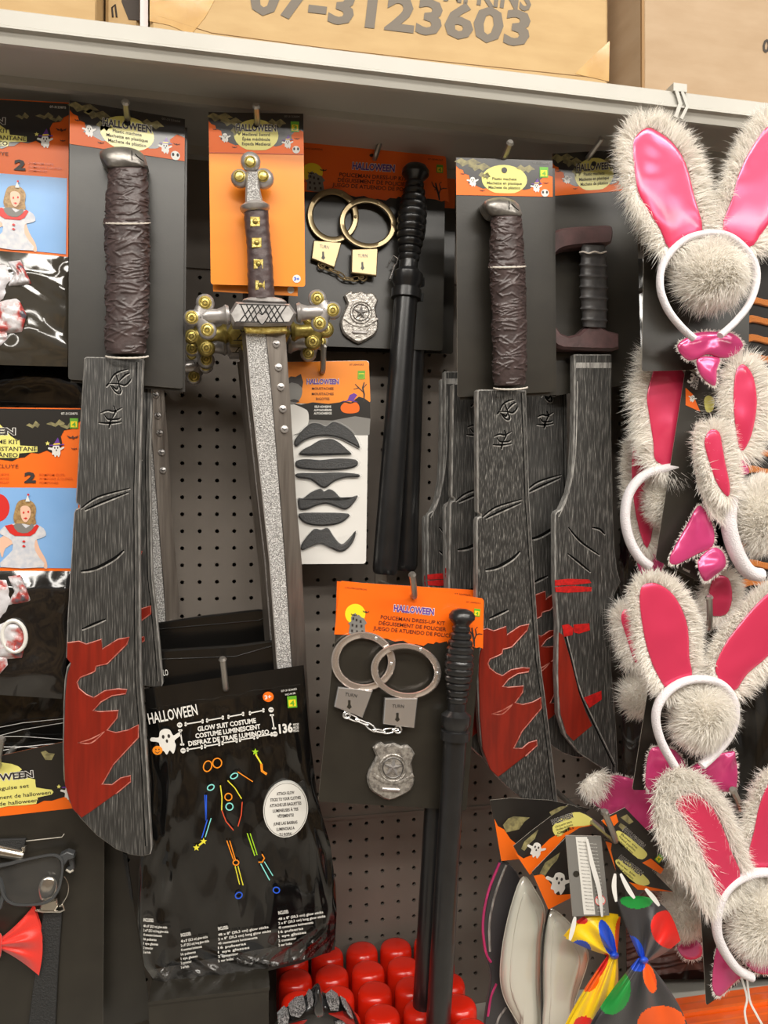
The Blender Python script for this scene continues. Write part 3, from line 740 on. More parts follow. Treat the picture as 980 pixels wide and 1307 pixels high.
    b.build('blood_patch', t, label='dark red raised blood patch')
    for L_ in ([(440, 480), (475, 520), (530, 560)], [(438, 555), (470, 580), (503, 608)], [(508, 480), (530, 485), (545, 500)]):
        b = MB(); blade_marks(b, pl, lambda x, y: (x, y), [(T(Z7(L_)), 1.8)], h1); b.build('carved_slash', t)
    return t
pC = Pl(.158, (757, 300), tilt=-2)
recurve('curved toy machete with ribbed dark grip and square hand guard', pC, cardq=((705, 196), (810, 190), (819, 488), (708, 505)))
hook((748, 203), (768, 177), .158, 'steel display hook holding the ribbed-handle machete card')
for k, (dx, dy, sc, dd) in enumerate(((-142, -10, .94, .085), (-166, 2, .90, .060), (-171, 6, .87, .036))):
    recurve(['dim curved machete, frontmost of the curved blades behind the black baton', 'dim curved machete, middle one of the curved blades behind the black baton', 'dim curved machete, rearmost of the curved blades behind the black baton'][k], Pl(dd, (570, 650)), (dx, dy), sc, hand=False)

# ================================================================ medieval swords
def ZS(x, y): return (220+x/4.26, 180+y/4.26)
def sword(label, pl, dx=0, dy=0, sc=1., gold=False, cardq=None, cen=(338, 400), dark=False):
    def A(p): x, y = p; return (cen[0]+dx+(x-cen[0])*sc, cen[1]+dy+(y-cen[1])*sc)
    def Z(x, y): return A(ZS(x, y))
    ms = 'gold_dull' if gold else 'silver_paint'; r_ = sc/4.26
    t = thing('toy_sword', label, 'toy sword', pl(*A((372, 960)), .01), 'medieval toy swords')
    hc = .020
    if cardq:
        q = card(t, pl, cardq, 'card_orange'); header_a(t, pl, q.sub(0, 0, 1, .232), [('Medieval Sword', .29), ('Épée médiévale', .29), ('Espada Medieval', .30)], .0006, price='3')
        b = MB(); b.ribbon(pl, q.pts([(0, .235), (1, .235)]), 1.2, 'print_rust', .0006, False)
        b.flat(pl, circ(*q(.91, .955), 5.2), 'print_white', .0006); txt(b, pl, q, '3+', .91, .965, 6.5, 4.5, 'glow_blue', .0009, 'C', .03); b.build('age_badge', t, smooth=0, kind='stuff')
        b = MB(); b.poly(pl, Quad((268, 150), (382, 150), (380, 378), (272, 372)).pts([(0, 0), (1, 0), (1, 1), (0, 1)]), 'card_orange', -.011, -.010); b.flat(pl, circ(371, 370, 4.5), 'print_white', -.0098); b.build('rear_card', t)
    # pommel
    b = MB()
    for x, y, r in ((425, 115, 54), (368, 205, 50), (497, 205, 55)): b.blob(pl, *Z(x, y), r*r_, r*r_, ms, hc, rz=r*r_*.66)
    b.poly(pl, [Z(*p) for p in ((402, 160), (470, 160), (476, 250), (496, 345), (396, 345), (398, 250))], 'silver_grain' if not gold else ms, hc-.008, hc+.0105, bev=2.2, bevh=.003, side=ms)
    b.lathe(pl, Z(445, 332), Z(452, 390), [(0, 48*r_), (.2, 62*r_), (.45, 80*r_), (.7, 78*r_), (1, 62*r_)], ms, hc, 20)
    b.build('pommel', t, smooth=60)
    b = MB()
    for x, y in ((423, 112), (364, 190), (492, 190)):
        b.blob(pl, *Z(x, y), 32*r_, 32*r_, 'gold_paint', hc+.0072*sc, rz=13*r_); b.tube(pl, circ(*Z(x, y), 24*r_, n=14), 4*r_, 'gold_dull', n=6, closed=True, h=hc+.0092*sc)
    b.build('gold_boss', t)
    # grip
    b = MB(); L = []; n = 70
    for i in range(n+1):
        f = i/n; y = 365+(850-365)*f; lx = np.interp(y, [365, 450, 560, 700, 850], [386, 392, 404, 408, 412]); rx = np.interp(y, [365, 450, 560, 700, 850], [520, 526, 535, 548, 556])
        c, hw = (lx+rx)/2, (rx-lx)/2; row = []
        for j in range(20):
            a = 2*PI*j/20; k = hw*(1+.022*math.sin(3*a+f*19)*math.sin(f*31+2*a)+.012*math.sin(f*70+3*math.sin(a*2))); X, Y = Z(c+k*math.cos(a), y); s = pl.px(X, Y); row.append(pl(X, Y, hc+k*r_*.8*math.sin(a)*s))
        L.append(row)
    b.loft3(L, 'grip_brown_dark', True, True, True); b.build('grip', t, smooth=70)
    for x, y in ((450, 437), (458, 552), (468, 668), (477, 783)):
        b = MB(); hh = hc+.0110*sc
        b.poly(pl, [Z(x-27, y-27), Z(x+27, y-27), Z(x+27, y+27), Z(x-27, y+27)], 'gold_paint', hh-.004, hh+.0022, bev=3*r_, bevh=.001); b.blob(pl, *Z(x, y), 14*r_, 14*r_, 'gold_dull', hh+.0024, rz=9*r_); b.build('gold_stud', t)
    # guard
    b = MB()
    b.poly(pl, spl([Z(*p) for p in ((395, 870), (410, 848), (500, 840), (590, 852), (610, 880))], 3), ms, .008, hc+.012, bev=2, bevh=.004)
    b.poly(pl, [Z(*p) for p in ((300, 940), (345, 868), (500, 876), (640, 880), (680, 935), (645, 998), (500, 1003), (330, 1000))], 'sword_hatch' if not gold else ms, .004, hc+.018, bev=4, bevh=.007, side=ms)
    b.build('guard_block', t)
    b = MB(); hh = hc+.0184
    q = Quad(Z(362, 885), Z(630, 892), Z(625, 988), Z(345, 985))
    for k in range(9):
        u = .04+k*.115
        for s_ in (-1, 1):
            u2 = u+s_*.2
            if 0 <= u2 <= 1: b.ribbon(pl, [q(u, .05), q((u+u2)/2, .5), q(u2, .95)], 1.5*sc, 'hatch_black', hh, False)
    b.ribbon(pl, q.pts([(0, .02), (1, .02)]), 1.2*sc, 'hatch_black', hh, False); b.ribbon(pl, q.pts([(0, .98), (1, .98)]), 1.2*sc, 'hatch_black', hh, False)
    hp = spl([Z(*p) for p in ((488, 945), (505, 930), (522, 950), (505, 980), (487, 998), (468, 978), (455, 950), (470, 932))], 3); b.poly(pl, hp, ms, hh, hh+.001); b.tube(pl, hp, .6, 'hatch_black', n=5, closed=True, h=hh+.001)
    b.build('engraved_hatching', t)
    for side, (x0, y0, x1, y1, lobes) in enumerate((((310, 945, 165, 957, ((178, 882, 50), (106, 963, 44), (190, 1030, 50)))), ((675, 935, 815, 930, ((788, 858, 50), (872, 922, 48), (800, 992, 48)))))):
        b = MB()
        b.lathe(pl, Z(x0, y0), Z(x1, y1), [(0, 48*r_), (.12, 56*r_), (.2, 46*r_), (.45, 36*r_), (.8, 42*r_), (1, 30*r_)], ms, hc+.004, 16)
        mx = sum(l[0] for l in lobes)/3; my = sum(l[1] for l in lobes)/3
        for x, y, r in lobes:
            b.blob(pl, *Z(x, y), r*r_, r*r_, ms, hc+.004, rz=r*r_*.62); b.lathe(pl, Z(mx, my), Z(x, y), [(0, 46*r_), (.5, 46*r_), (1, 40*r_)], ms, hc+.003, 14, flat=.7)
        b.build('guard_arm', t, smooth=60)
        for x, y, r in lobes:
            b = MB(); b.blob(pl, *Z(x, y-4), 35*r_, 36*r_, 'gold_paint', hc+.0095*sc, rz=14*r_)
            b.tube(pl, circ(*Z(x, y-4), 26*r_, 27*r_, n=14), 4*r_, 'gold_dull', n=6, closed=True, h=hc+.0118*sc); b.tube(pl, circ(*Z(x, y-4), 11*r_, n=8), 3.4*r_, 'gold_dull', n=5, closed=True, h=hc+.0130*sc)
            b.build('gold_boss', t)
    b = MB(); b.poly(pl, [Z(*p) for p in ((388, 1008), (620, 1006), (625, 1036), (520, 1046), (400, 1042))], 'gold_paint', .006, hc+.008, bev=1.5); b.build('gold_collar', t)
    # blade
    Lf = [A(p) for p in ((308, 424), (316, 506), (330, 639), (339, 717), (349, 847), (356, 930))]; Cl = [A(p) for p in ((314, 424), (321, 506), (335.5, 639), (344, 717), (353.5, 847), (362, 930))]
    Cr = [A(p) for p in ((339, 424), (347, 506), (358, 639), (364, 717), (372.5, 847), (378, 930))]; Rt = [A(p) for p in ((364, 424), (370, 506), (378, 639), (385, 717), (391, 847), (396, 930))]
    ho, hi_ = .010, .020
    b = MB()
    def strip(P, h0, Q, h1, m): b.add([pl(x, y, h0) for x, y in P]+[pl(x, y, h1) for x, y in Q], [[i, i+1, len(P)+i+1, len(P)+i] for i in range(len(P)-1)], m)
    strip(Lf, ho, Cl, hi_, 'silver_smooth'); strip(Cl, hi_, Cr, hi_, 'silver_grain'); strip(Cr, hi_, Rt, ho, 'silver_smooth'); strip(Rt, ho, Rt, .004, 'silver_smooth'); strip(Rt, .004, Lf, .004, 'silver_smooth'); strip(Lf, .004, Lf, ho, 'silver_smooth')
    tp = A((385, 985)); T_ = pl(*tp, .012)
    e = [pl(*Lf[-1], ho), pl(*Cl[-1], hi_), pl(*Cr[-1], hi_), pl(*Rt[-1], ho), pl(*Rt[-1], .004), pl(*Lf[-1], .004)]
    b.add(e+[T_], [[0, 1, 6], [1, 2, 6], [2, 3, 6], [3, 4, 6], [4, 5, 6], [5, 0, 6]], 'silver_smooth')
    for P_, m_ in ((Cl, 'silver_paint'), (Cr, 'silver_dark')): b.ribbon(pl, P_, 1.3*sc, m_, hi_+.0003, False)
    b.build('blade', t, smooth=20)
    for x, y in ((352.5, 439), (355.5, 469), (358.5, 494), (361, 522), (363, 548)):
        b = MB(); X, Y = A((x, y)); b.blob(pl, X, Y, 5.2*sc, 5.2*sc, 'silver_paint', .0165, rz=2.6*sc, nu=10, nv=6); b.ribbon(pl, [(X-3*sc, Y-1.5*sc), (X, Y+1*sc), (X+3*sc, Y-.5*sc)], 1.2*sc, 'hatch_black', .0192); b.build('rivet', t)
    return t
pS = Pl(.185, (327, 160), tilt=-4.5)
s1 = sword('silver medieval toy sword with gold bosses on an orange card', pS, cardq=((266, 143), (387, 145), (389.5, 366), (269, 363)))
hook((328, 157), (327, 135), .185, 'steel display hook through the orange sword card')
sword('gold-guarded medieval toy sword hanging right behind the silver sword', Pl(.125, (327, 160), tilt=-3.5), -5, 24, .95, gold=True)
sword('dull silver medieval toy sword hanging rearmost, two behind the silver sword', Pl(.085, (327, 160), tilt=-2.5), -8, 40, .91, dark=True)
sword('dull silver medieval toy sword whose blade shows behind the left machete card', Pl(.030, (190, 300)), -152, 70, .88, dark=True)
# ================================================================ policeman kits
def ZP(x, y): return (400+x/3.846, 720+y/3.846)
def cuff(par, pl, A, c, ro, ri, rot, plate, hmat, pmat, h, hole, txt_at=None):
    t = par
    b = MB(); n = 40
    o = [A(*ZP(c[0]+ro[0]*math.cos(a)*math.cos(rot)-ro[1]*math.sin(a)*math.sin(rot), c[1]+ro[0]*math.cos(a)*math.sin(rot)+ro[1]*math.sin(a)*math.cos(rot))) for a in np.linspace(0, 2*PI, n+1)[:-1]]
    i = [A(*ZP(c[0]+ri[0]*math.cos(a)*math.cos(rot)-ri[1]*math.sin(a)*math.sin(rot), c[1]+ri[0]*math.cos(a)*math.sin(rot)+ri[1]*math.sin(a)*math.cos(rot))) for a in np.linspace(0, 2*PI, n+1)[:-1]]
    b.ring(pl, o, i, hmat, h, h+.0045, .6)
    r = b.build('cuff', t, smooth=40)
    b = MB(); P = [A(*ZP(*p)) for p in plate]
    b.poly(pl, P, pmat, h-.001, h+.0062, bev=1.0, bevh=.001)
    b.build('lock_plate', r)
    b = MB(); b.poly(pl, [A(*ZP(hole[0]+x, hole[1]+y)) for x, y in ((-6, -22), (6, -22), (6, 0), (12, 12), (0, 22), (-12, 12), (-6, 0))], 'card_black', h+.006, h+.0066); b.build('keyhole', r)
    b = MB(); q = Quad(*[A(*ZP(*p)) for p in plate]); txt(b, pl, q, 'TURN', .42, .34, 15*math.hypot(*(np.array(A(1, 0))-np.array(A(0, 0)))), 4.5, 'silver_dark', h+.0066, 'C', .01); b.build('stamped_word', r, smooth=0)
    for kx, ky in ((c[0]+(ro[0]+ri[0])/2*.45, c[1]-(ro[1]+ri[1])/2*.88), (c[0]+(ro[0]+ri[0])/2*.98, c[1]+10)):
        b = MB(); b.blob(pl, *A(*ZP(kx, ky)), 2.2, 2.2, pmat, h+.0045, rz=1.0, nu=8, nv=5); b.build('rivet', r)
    return r
def police_kit(label, pl, A, AC, hm, pm, copper, base_h=0., dim=False, baton=True, batonax=None, baton2=None, parts=True):
    t = thing('policeman_kit', label, 'costume kit', pl(*A(500, 1030)), 'policeman dress-up kits')
    Q = Quad(A(435, 741), A(617, 764), A(595, 1034.6), A(406, 1023))
    card(t, pl, Q, 'card_black', round_=2.5)
    P = [A(*ZP(*p)) for p in ((138, 82), (480, 118), (828, 168), (836, 180), (832, 415), (815, 408), (800, 412), (770, 400), (735, 395), (720, 400), (700, 385), (660, 392), (655, 378), (620, 388), (600, 382), (590, 392), (560, 388), (540, 402), (500, 392), (480, 398), (440, 375), (400, 380), (360, 366), (300, 362), (260, 352), (200, 350), (150, 346), (102, 345), (132, 92))]
    b = MB(); b.poly(pl, P, 'header_orange', .0002, .0008)
    e = .0003; h = .0008
    S = lambda L: [A(*ZP(*p)) for p in L]
    b.flat(pl, [A(*ZP(205+50*math.cos(a), 245+50*math.sin(a))) for a in np.linspace(0, 2*PI, 25)[:-1]], 'print_moon', h+e)
    b.flat(pl, S([(172, 340), (178, 300), (170, 290), (186, 280), (184, 262), (196, 245), (206, 240), (214, 252), (222, 248), (236, 262), (248, 266), (256, 280), (262, 290), (252, 300), (256, 352), (215, 350)]), 'print_grey', h+2*e)
    for x, y in ((196, 268), (212, 275), (232, 282), (192, 300), (212, 305), (236, 305), (190, 328), (214, 332), (240, 332)): b.flat(pl, S([(x-5, y-7), (x+4, y-7), (x+4, y+6), (x-5, y+6)]), 'print_ink', h+3*e)
    bat(b, pl, Q, .115, .145, 9*Q.W/184, h+3*e, 'print_ink'); bat(b, pl, Q, .195, .125, 9*Q.W/184, h+3*e, 'print_ink')
    for L_, wd in (([(790, 405), (788, 372), (782, 345), (778, 312)], 2.6), ([(788, 375), (800, 345), (795, 318)], 1.6), ([(785, 350), (768, 330), (760, 305)], 1.4), ([(796, 350), (812, 342), (830, 344)], 1.2), ([(782, 345), (770, 350)], 1.2), ([(795, 318), (806, 308)], 1.0)):
        b.ribbon(pl, S(L_), wd, 'print_ink', h+2*e)
    price_tag(b, pl, Q, *quad_inv(Q, A(*ZP(803, 238))), 10*Q.W/184, h+2*e)
    b.flat(pl, [A(*ZP(491+12*math.cos(a), 160+9*math.sin(a))) for a in np.linspace(0, 2*PI, 11)[:-1]], 'card_black', h+4*e)
    b.build('printed_header', t, smooth=0, kind='stuff')
    b = MB()
    def T(s, cx, by, wd, hg, m, bold, ang, dh=2*e):
        q = Aff(*A(*ZP(cx, by)), ang); k = math.hypot(*(np.array(A(1, 0))-np.array(A(0, 0))))
        txt(b, pl, q, s, 0, 0, wd/3.846*k, hg/3.846*k, m, h+dh, 'C', bold)
    aA = math.degrees(math.atan2(*(np.array(A(617, 764))-np.array(A(435, 741)))[::-1]))-1.5
    T('HALLOWEEN', 492, 240, 196, 32, 'print_white', .085, aA); T('HALLOWEEN', 492, 240, 196, 32, 'print_purple', .03, aA, 3*e)
    T('POLICEMAN DRESS-UP KIT', 487, 284, 316, 19, 'print_brown', .012, aA); T('DÉGUISEMENT DE POLICIER', 485, 313, 330, 19, 'print_brown', .012, aA); T('JUEGO DE ATUENDO DE POLICÍA', 490, 342, 396, 19, 'print_brown', .012, aA)
    T('2 PCS/PIÈCES/PIEZAS', 208, 124, 108, 8, 'print_brown', .0, aA); T('07-3049262', 785, 192, 70, 8, 'print_brown', .0, aA)
    b.build('lettering', t, smooth=0, kind='stuff')
    # handcuffs
    c1 = cuff(t, pl, AC, (245, 478), (158, 146), (121, 112), .1, [(122, 605), (292, 622), (242, 755), (103, 702)], hm, pm, .004, (176, 690))
    c2 = cuff(t, pl, AC, (455, 525), (174, 136), (139, 107), .15, [(352, 660), (512, 660), (496, 806), (343, 785)], hm, pm, .010, (412, 752))
    pth = [(165, 742), (215, 765), (262, 785), (300, 815), (345, 822), (390, 815), (414, 812)]
    for k in range(len(pth)-1):
        (xa, ya), (xb, yb) = pth[k], pth[k+1]; a = math.atan2(yb-ya, xb-xa); L_ = math.hypot(xb-xa, yb-ya)*.68
        b = MB(); b.tube(pl, [AC(*ZP((xa+xb)/2+L_*math.cos(s)*math.cos(a)-(12 if k % 2 == 0 else 6)*math.sin(s)*math.sin(a), (ya+yb)/2+L_*math.cos(s)*math.sin(a)+(12 if k % 2 == 0 else 6)*math.sin(s)*math.cos(a))) for s in np.linspace(0, 2*PI, 15)[:-1]], .95, 'chrome' if not dim else 'brass_chrome', n=6, closed=True, h=.0065+.0012*(k % 2)); b.build('chain_link', t)
    for x, y in ((163, 740), (415, 812)):
        b = MB(); b.tube(pl, circ(*AC(*ZP(x, y)), 4.4, n=14), 1.2, pm, n=6, closed=True, h=.0065); b.build('swivel_ring', t)
    # badge
    O = spl([AC(*ZP(*p)) for p in ((293, 905), (335, 878), (352, 890), (400, 882), (432, 897), (467, 892), (500, 935), (482, 980), (497, 1060), (480, 1112), (430, 1142), (372, 1163), (318, 1137), (278, 1105), (264, 1045), (288, 990), (310, 945))], 2)
    b = MB(); b.poly(pl, O, 'antique_silver', .001, .0075, bev=2.2, bevh=.003); bd = b.build('badge', t, label='antique silver shield badge with raised star')
    cxy = AC(*ZP(390, 1000)); k = math.hypot(*(np.array(AC(1, 0))-np.array(AC(0, 0))))
    b = MB(); b.tube(pl, circ(*cxy, 17*k, n=26), 1.1*k, 'antique_silver', n=6, closed=True, h=.0078); b.tube(pl, circ(*cxy, 13*k, n=24), .8*k, 'silver_dark', n=6, closed=True, h=.0078); b.build('badge_rings', bd, kind='stuff')
    b = MB(); C = pl(*cxy, .0125); vs = [C]+[pl(cxy[0]+(12*k if q % 2 == 0 else 5*k)*math.sin(PI*q/5+.1), cxy[1]-(12*k if q % 2 == 0 else 5*k)*math.cos(PI*q/5+.1), .0078) for q in range(10)]
    b.add(vs, [[0, 1+(q+1) % 10, 1+q] for q in range(10)], 'silver_paint'); b.build('star', bd, smooth=0)
    b = MB(); b.tube(pl, spl([AC(*ZP(*p)) for p in ((288, 1030), (340, 1062), (390, 1072), (440, 1064), (490, 1036))], 4, False), 2.6*k, 'antique_silver', n=8, h=.0072, flat=.6); b.build('badge_banner', bd)
    b = MB(); b.lathe(pl, AC(*ZP(333, 1103)), AC(*ZP(425, 1109)), [(0, 1*k), (.05, 2.4*k), (.95, 2.4*k), (1, 1*k)], 'silver_paint', .0078, 10); b.build('badge_bar', bd)
    return t
def quad_inv(q, p):
    u, v = .5, .5
    for _ in range(12):
        x, y = q(u, v); e = 1e-4; ax = (np.array(q(u+e, v))-np.array((x, y)))/e; ay = (np.array(q(u, v+e))-np.array((x, y)))/e
        d = np.linalg.solve(np.array([ax, ay]).T, np.array(p)-np.array((x, y))); u += d[0]; v += d[1]
    return u, v
GP = [(0, 13), (.004, 16.5), (.018, 17), (.026, 15.5), (.034, 10.5)]      # (t, radius px) knob; the ribs follow
def baton(par, pl, p0, p1, sc, m='baton_black', h=.022):
    """p0 top of knob, p1 lower end of shaft, both px; sc scales the radii; t along ~610 px of real length"""
    L = math.hypot(p1[0]-p0[0], p1[1]-p0[1]); pr = [(0, 6), (3, 13), (8, 16.5), (13, 16.5), (17, 13), (20, 10.5)]
    y = 22.
    while y < 122:
        f = (y-22)/100.; R = 11.5+6*math.sin(PI*min(f*1.15, 1))+1.5*f
        pr += [(y, R-1.7), (y+2, R), (y+6, R), (y+8.3, R-1.7)]; y += 9.1
    pr += [(124, 11.5), (131, 11.5), (137, 18.5), (148, 18.5), (154, 15), (156, 15), (157, 18.2), (168, 18.2), (169, 14.5)]
    b = MB(); b.lathe(pl, p0, p1, [(y*sc/L, r*sc) for y, r in pr], m, h, 26); g = b.build('baton_grip', par, smooth=40, label='ribbed black baton grip')
    b = MB(); b.lathe(pl, p0, p1, [(168*sc/L, 14.2*sc), (.6, 14.6*sc), (.985, 15.4*sc), (.995, 14.4*sc), (1, 12*sc)], m, h, 26); b.build('baton_shaft', par, smooth=40)
# the upper kit
Up = aff3([(435, 741), (617, 764), (406, 1023)], [(376, 181), (568.5, 199), (366, 440)])
UpC = aff3([(464, 844), (518, 856.5), (500, 985)], [(425, 275), (469, 285), (459.5, 403.5)])
pU = Pl(.060, (480, 300))
k1 = police_kit('policeman dress-up kit with brass-toned handcuffs hung above the moustache card', pU, Up, UpC, 'brass_chrome', 'brass_chrome', False, dim=True)
baton(k1, pU, (531, 210), (491, 733), 1.03)
b = MB(); b.tube(pU, [(497, 336), (502, 326), (508, 330), (506, 337), (500, 340)], .9, 'chrome', n=6, h=.01); b.tube(pU, [(504, 338), (498, 356)], 1.0, 'chrome', n=6, h=.01); b.build('baton_clip', k1)
hook((478, 202), (493, 157), .060, 'steel display hook over the handcuff kit beside the sword card')
k1b = thing('policeman_kit', 'second policeman kit whose baton shaft shows behind the brass-toned handcuff kit', 'costume kit', Pl(.05, (500, 500))(500, 450), 'policeman dress-up kits')
pU2 = Pl(.018, (500, 300)); card(k1b, pU2, ((395, 216), (582, 219), (578, 452), (392, 448)), 'card_black')
b = MB(); b.poly(pU2, [(395, 216), (582, 219), (580, 266), (394, 258)], 'header_orange', .0, .0006); b.build('printed_header', k1b)
baton(k1b, pU2, (535, 225), (517, 728), .98, 'baton_black')
# the lower kit
pD = Pl(.212, (510, 880)); ID = lambda x, y: (x, y)
k2 = police_kit('policeman dress-up kit with shiny chrome handcuffs hung over the red bottles', pD, ID, ID, 'chrome_copper', 'chrome', True)
baton(k2, pD, (590, 777), (557, 1345), 1.0)
hook((527, 760), (526, 733), .212, 'curved steel display hook above the chrome handcuff kit')
k2b = thing('policeman_kit', 'second policeman kit tucked behind the chrome handcuff kit', 'costume kit', Pl(.16, (510, 900))(510, 1030), 'policeman dress-up kits')
pD2 = Pl(.165, (510, 880)); card(k2b, pD2, ((436, 742), (604, 753), (590, 1024), (418, 1018)), 'card_black')
b = MB(); b.poly(pD2, [(430, 742), (604, 753), (603, 815), (428, 806)], 'header_orange', 0, .0006); txt(b, pD2, Aff(590, 760, 5), '07-3049262', 0, 0, 20, 2.4, 'print_brown', .0009, 'C'); b.build('printed_header', k2b, smooth=0, kind='stuff')
baton(k2b, pD2, (568, 800), (541, 1294), .95, 'baton_black')

# ================================================================ moustache card
def Z4(x, y): return (360+x/4.083, 440+y/4.083)
pM = Pl(.082, (420, 560))
t = thing('moustache_card', 'white blister card of seven black stick-on moustaches with orange header', 'costume kit', pM(420, 719))
Q = Quad((362, 462), (471, 460), (467, 719.5), (372, 720)); card(t, pM, Q, 'white_card', round_=3.5)
b = MB(); h = .0006
S4 = lambda L: [Z4(*p) for p in L]
b.poly(pM, S4([(10, 90), (440, 84), (452, 95), (460, 290), (455, 305), (430, 296), (400, 304), (300, 308), (150, 306), (14, 304)]), 'card_orange', 0, h)
b.flat(pM, S4([(14, 300), (60, 306), (100, 312), (160, 300), (240, 308), (300, 300), (320, 292), (360, 300), (400, 270), (430, 280), (458, 300), (460, 385), (380, 372), (260, 395), (150, 390), (20, 390)]), 'print_black', h+.0001)
b.flat(pM, S4([(20, 390), (150, 388), (260, 392), (380, 368), (460, 384), (455, 470), (20, 470)]), 'print_grey', h)
b.flat(pM, spl(S4([(305, 325), (325, 302), (355, 308), (385, 300), (402, 322), (396, 350), (352, 358), (315, 350)]), 3), 'print_orange', h+.0003)
b.flat(pM, S4([(300, 300), (350, 292), (398, 300), (372, 290), (392, 262), (375, 252), (352, 262), (340, 290)]), 'print_purple', h+.0004)
for L_, wd in (([(425, 300), (428, 260), (420, 225), (428, 195)], 2.2), ([(426, 250), (400, 225), (380, 205)], 1.4), ([(424, 225), (440, 205)], 1.2), ([(400, 225), (372, 232)], 1.0)): b.ribbon(pM, S4(L_), wd, 'print_ink', h+.0004)
price_tag(b, pM, Q, *quad_inv(Q, Z4(413, 158)), 11, h+.0003, '1')
b.flat(pM, circ(*Z4(210, 140), 3), 'card_black', h+.0004); b.build('printed_header', t, smooth=0, kind='stuff')
b = MB()     # printed toddler wearing a stick-on moustache
b.flat(pM, spl(S4([(25, 300), (60, 310), (110, 330), (135, 350), (138, 400), (120, 440), (60, 470), (20, 470)]), 3), 'white_card', h+.0006)
b.flat(pM, spl(S4([(15, 200), (50, 185), (95, 200), (105, 245), (92, 285), (62, 310), (30, 305), (12, 260)]), 3), 'print_skin' if False else 'print_grey', h+.0008)
b.flat(pM, S4([(12, 215), (18, 185), (45, 165), (70, 168), (98, 152), (110, 195), (104, 225), (85, 205), (50, 196)]), 'print_ink', h+.0010)
b.flat(pM, spl(S4([(38, 292), (58, 284), (74, 286), (90, 296), (72, 300), (55, 298)]), 3), 'print_ink', h+.0010)
b.build('printed_picture', t, smooth=0)
b = MB()
for s, y, wd, hg, m, bo in (('HALLOWEEN', 204, 166, 26, 'print_white', .08), ('HALLOWEEN', 204, 166, 26, 'print_purple', .03), ('MOUSTACHES', 234, 112, 13, 'print_brown', .01), ('MOUSTACHES', 262, 114, 13, 'print_brown', .01), ('BIGOTES', 288, 70, 13, 'print_brown', .01), ('SELF-ADHESIVE', 328, 86, 11, 'print_white', .04), ('AUTOADHÉSIVES', 346, 92, 11, 'print_white', .04), ('AUTOADHESIVOS', 363, 92, 11, 'print_white', .04)):
    txt(b, pM, Aff(*Z4(212, y), 0), s, 0, 0, wd/4.083, hg/4.083, m, h+(.0005 if bo == .08 else .0008), 'C', bo)
txt(b, pM, Aff(*Z4(388, 108), 0), '07-3049262', 0, 0, 18, 2.4, 'print_brown', h+.0005, 'C'); b.build('lettering', t, smooth=0, kind='stuff')
MOU = ([(65, 520), (70, 490), (120, 430), (160, 408), (200, 412), (230, 425), (265, 402), (310, 415), (360, 450), (395, 500), (405, 540), (370, 525), (300, 490), (240, 478), (180, 480), (120, 500), (80, 530)],
       [(90, 570), (110, 545), (150, 525), (190, 500), (225, 492), (260, 490), (300, 510), (340, 545), (362, 570), (300, 575), (200, 578), (130, 578)],
       [(75, 605), (130, 595), (200, 600), (290, 592), (385, 598), (392, 630), (340, 648), (250, 655), (150, 652), (80, 640)],
       [(78, 670), (200, 668), (300, 665), (400, 674), (395, 692), (330, 695), (270, 715), (230, 745), (200, 740), (150, 705), (85, 695)],
       [(85, 800), (110, 800), (150, 770), (200, 750), (220, 765), (245, 752), (275, 765), (310, 800), (345, 800), (395, 785), (370, 830), (330, 860), (280, 845), (230, 830), (180, 840), (130, 860), (90, 855)],
       [(90, 880), (200, 875), (345, 880), (335, 910), (290, 935), (220, 945), (150, 940), (105, 920)],
       [(100, 1045), (130, 1000), (170, 960), (205, 965), (240, 955), (270, 1000), (310, 1040), (350, 1010), (385, 970), (375, 1020), (340, 1065), (300, 1080), (250, 1060), (200, 1040), (150, 1055), (105, 1072)])
for k, L_ in enumerate(MOU):
    P = spl(S4(L_), 3)
    b = MB(); b.poly(pM, P, 'felt_black', .0008, .0045, bev=2.2, bevh=.0025); mo = b.build('moustache', t, smooth=60)
    b = MB(); c = np.mean(np.array(P), 0); P2 = [tuple(c+(np.array(p)-c)*1.05) for p in P]
    b.poly(pM, P2, 'blister', .0006, .0072, bev=2.5, bevh=.004); b.build('blister_bubble', mo, smooth=60)
    b = MB(); b.tube(pM, P2, .55, 'blister_rim', n=6, closed=True, h=.0036); b.build('blister_edge', mo, smooth=60)
hook((411, 474), (413, 441), .082, 'bent steel display hook holding the moustache card')

# ================================================================ glow suit bags
def ZG(x, y): return (170+x/2.781, 820+y/2.781)
pG = Pl(.158, (300, 1050))
t = thing('glow_suit_bag', 'glossy black bag of a glow stick suit costume with white lettering', 'costume bag', pG(300, 1250))
OUT = [ZG(*p) for p in ((40, 165), (605, 80), (620, 300), (655, 560), (700, 720), (718, 860), (722, 960), (715, 1090), (590, 1140), (350, 1195), (108, 1248), (105, 1200), (40, 1150), (15, 990), (20, 800), (60, 500), (50, 300))]
def gl(v):   # left and right outline at fraction v of the height (pixels)
    Ls = [(.0, ZG(40, 165)), (.13, ZG(50, 300)), (.32, ZG(60, 500)), (.58, ZG(24, 800)), (.75, ZG(15, 990)), (.90, ZG(40, 1150)), (1., ZG(108, 1248))]
    Rs = [(.0, ZG(605, 80)), (.21, ZG(622, 300)), (.45, ZG(655, 560)), (.60, ZG(700, 720)), (.72, ZG(718, 860)), (.82, ZG(722, 960)), (.93, ZG(716, 1050)), (1., ZG(700, 1100))]
    f = lambda T: np.array([np.interp(v, [a for a, _ in T], [p[k] for _, p in T]) for k in (0, 1)])
    return f(Ls), f(Rs)
r = np.random.default_rng(11); NV, NU = 130, 90; G = []
waves = [(r.uniform(2, 9), r.uniform(-7, 7), r.uniform(0, 6.3), r.uniform(.3, 1)) for _ in range(14)]
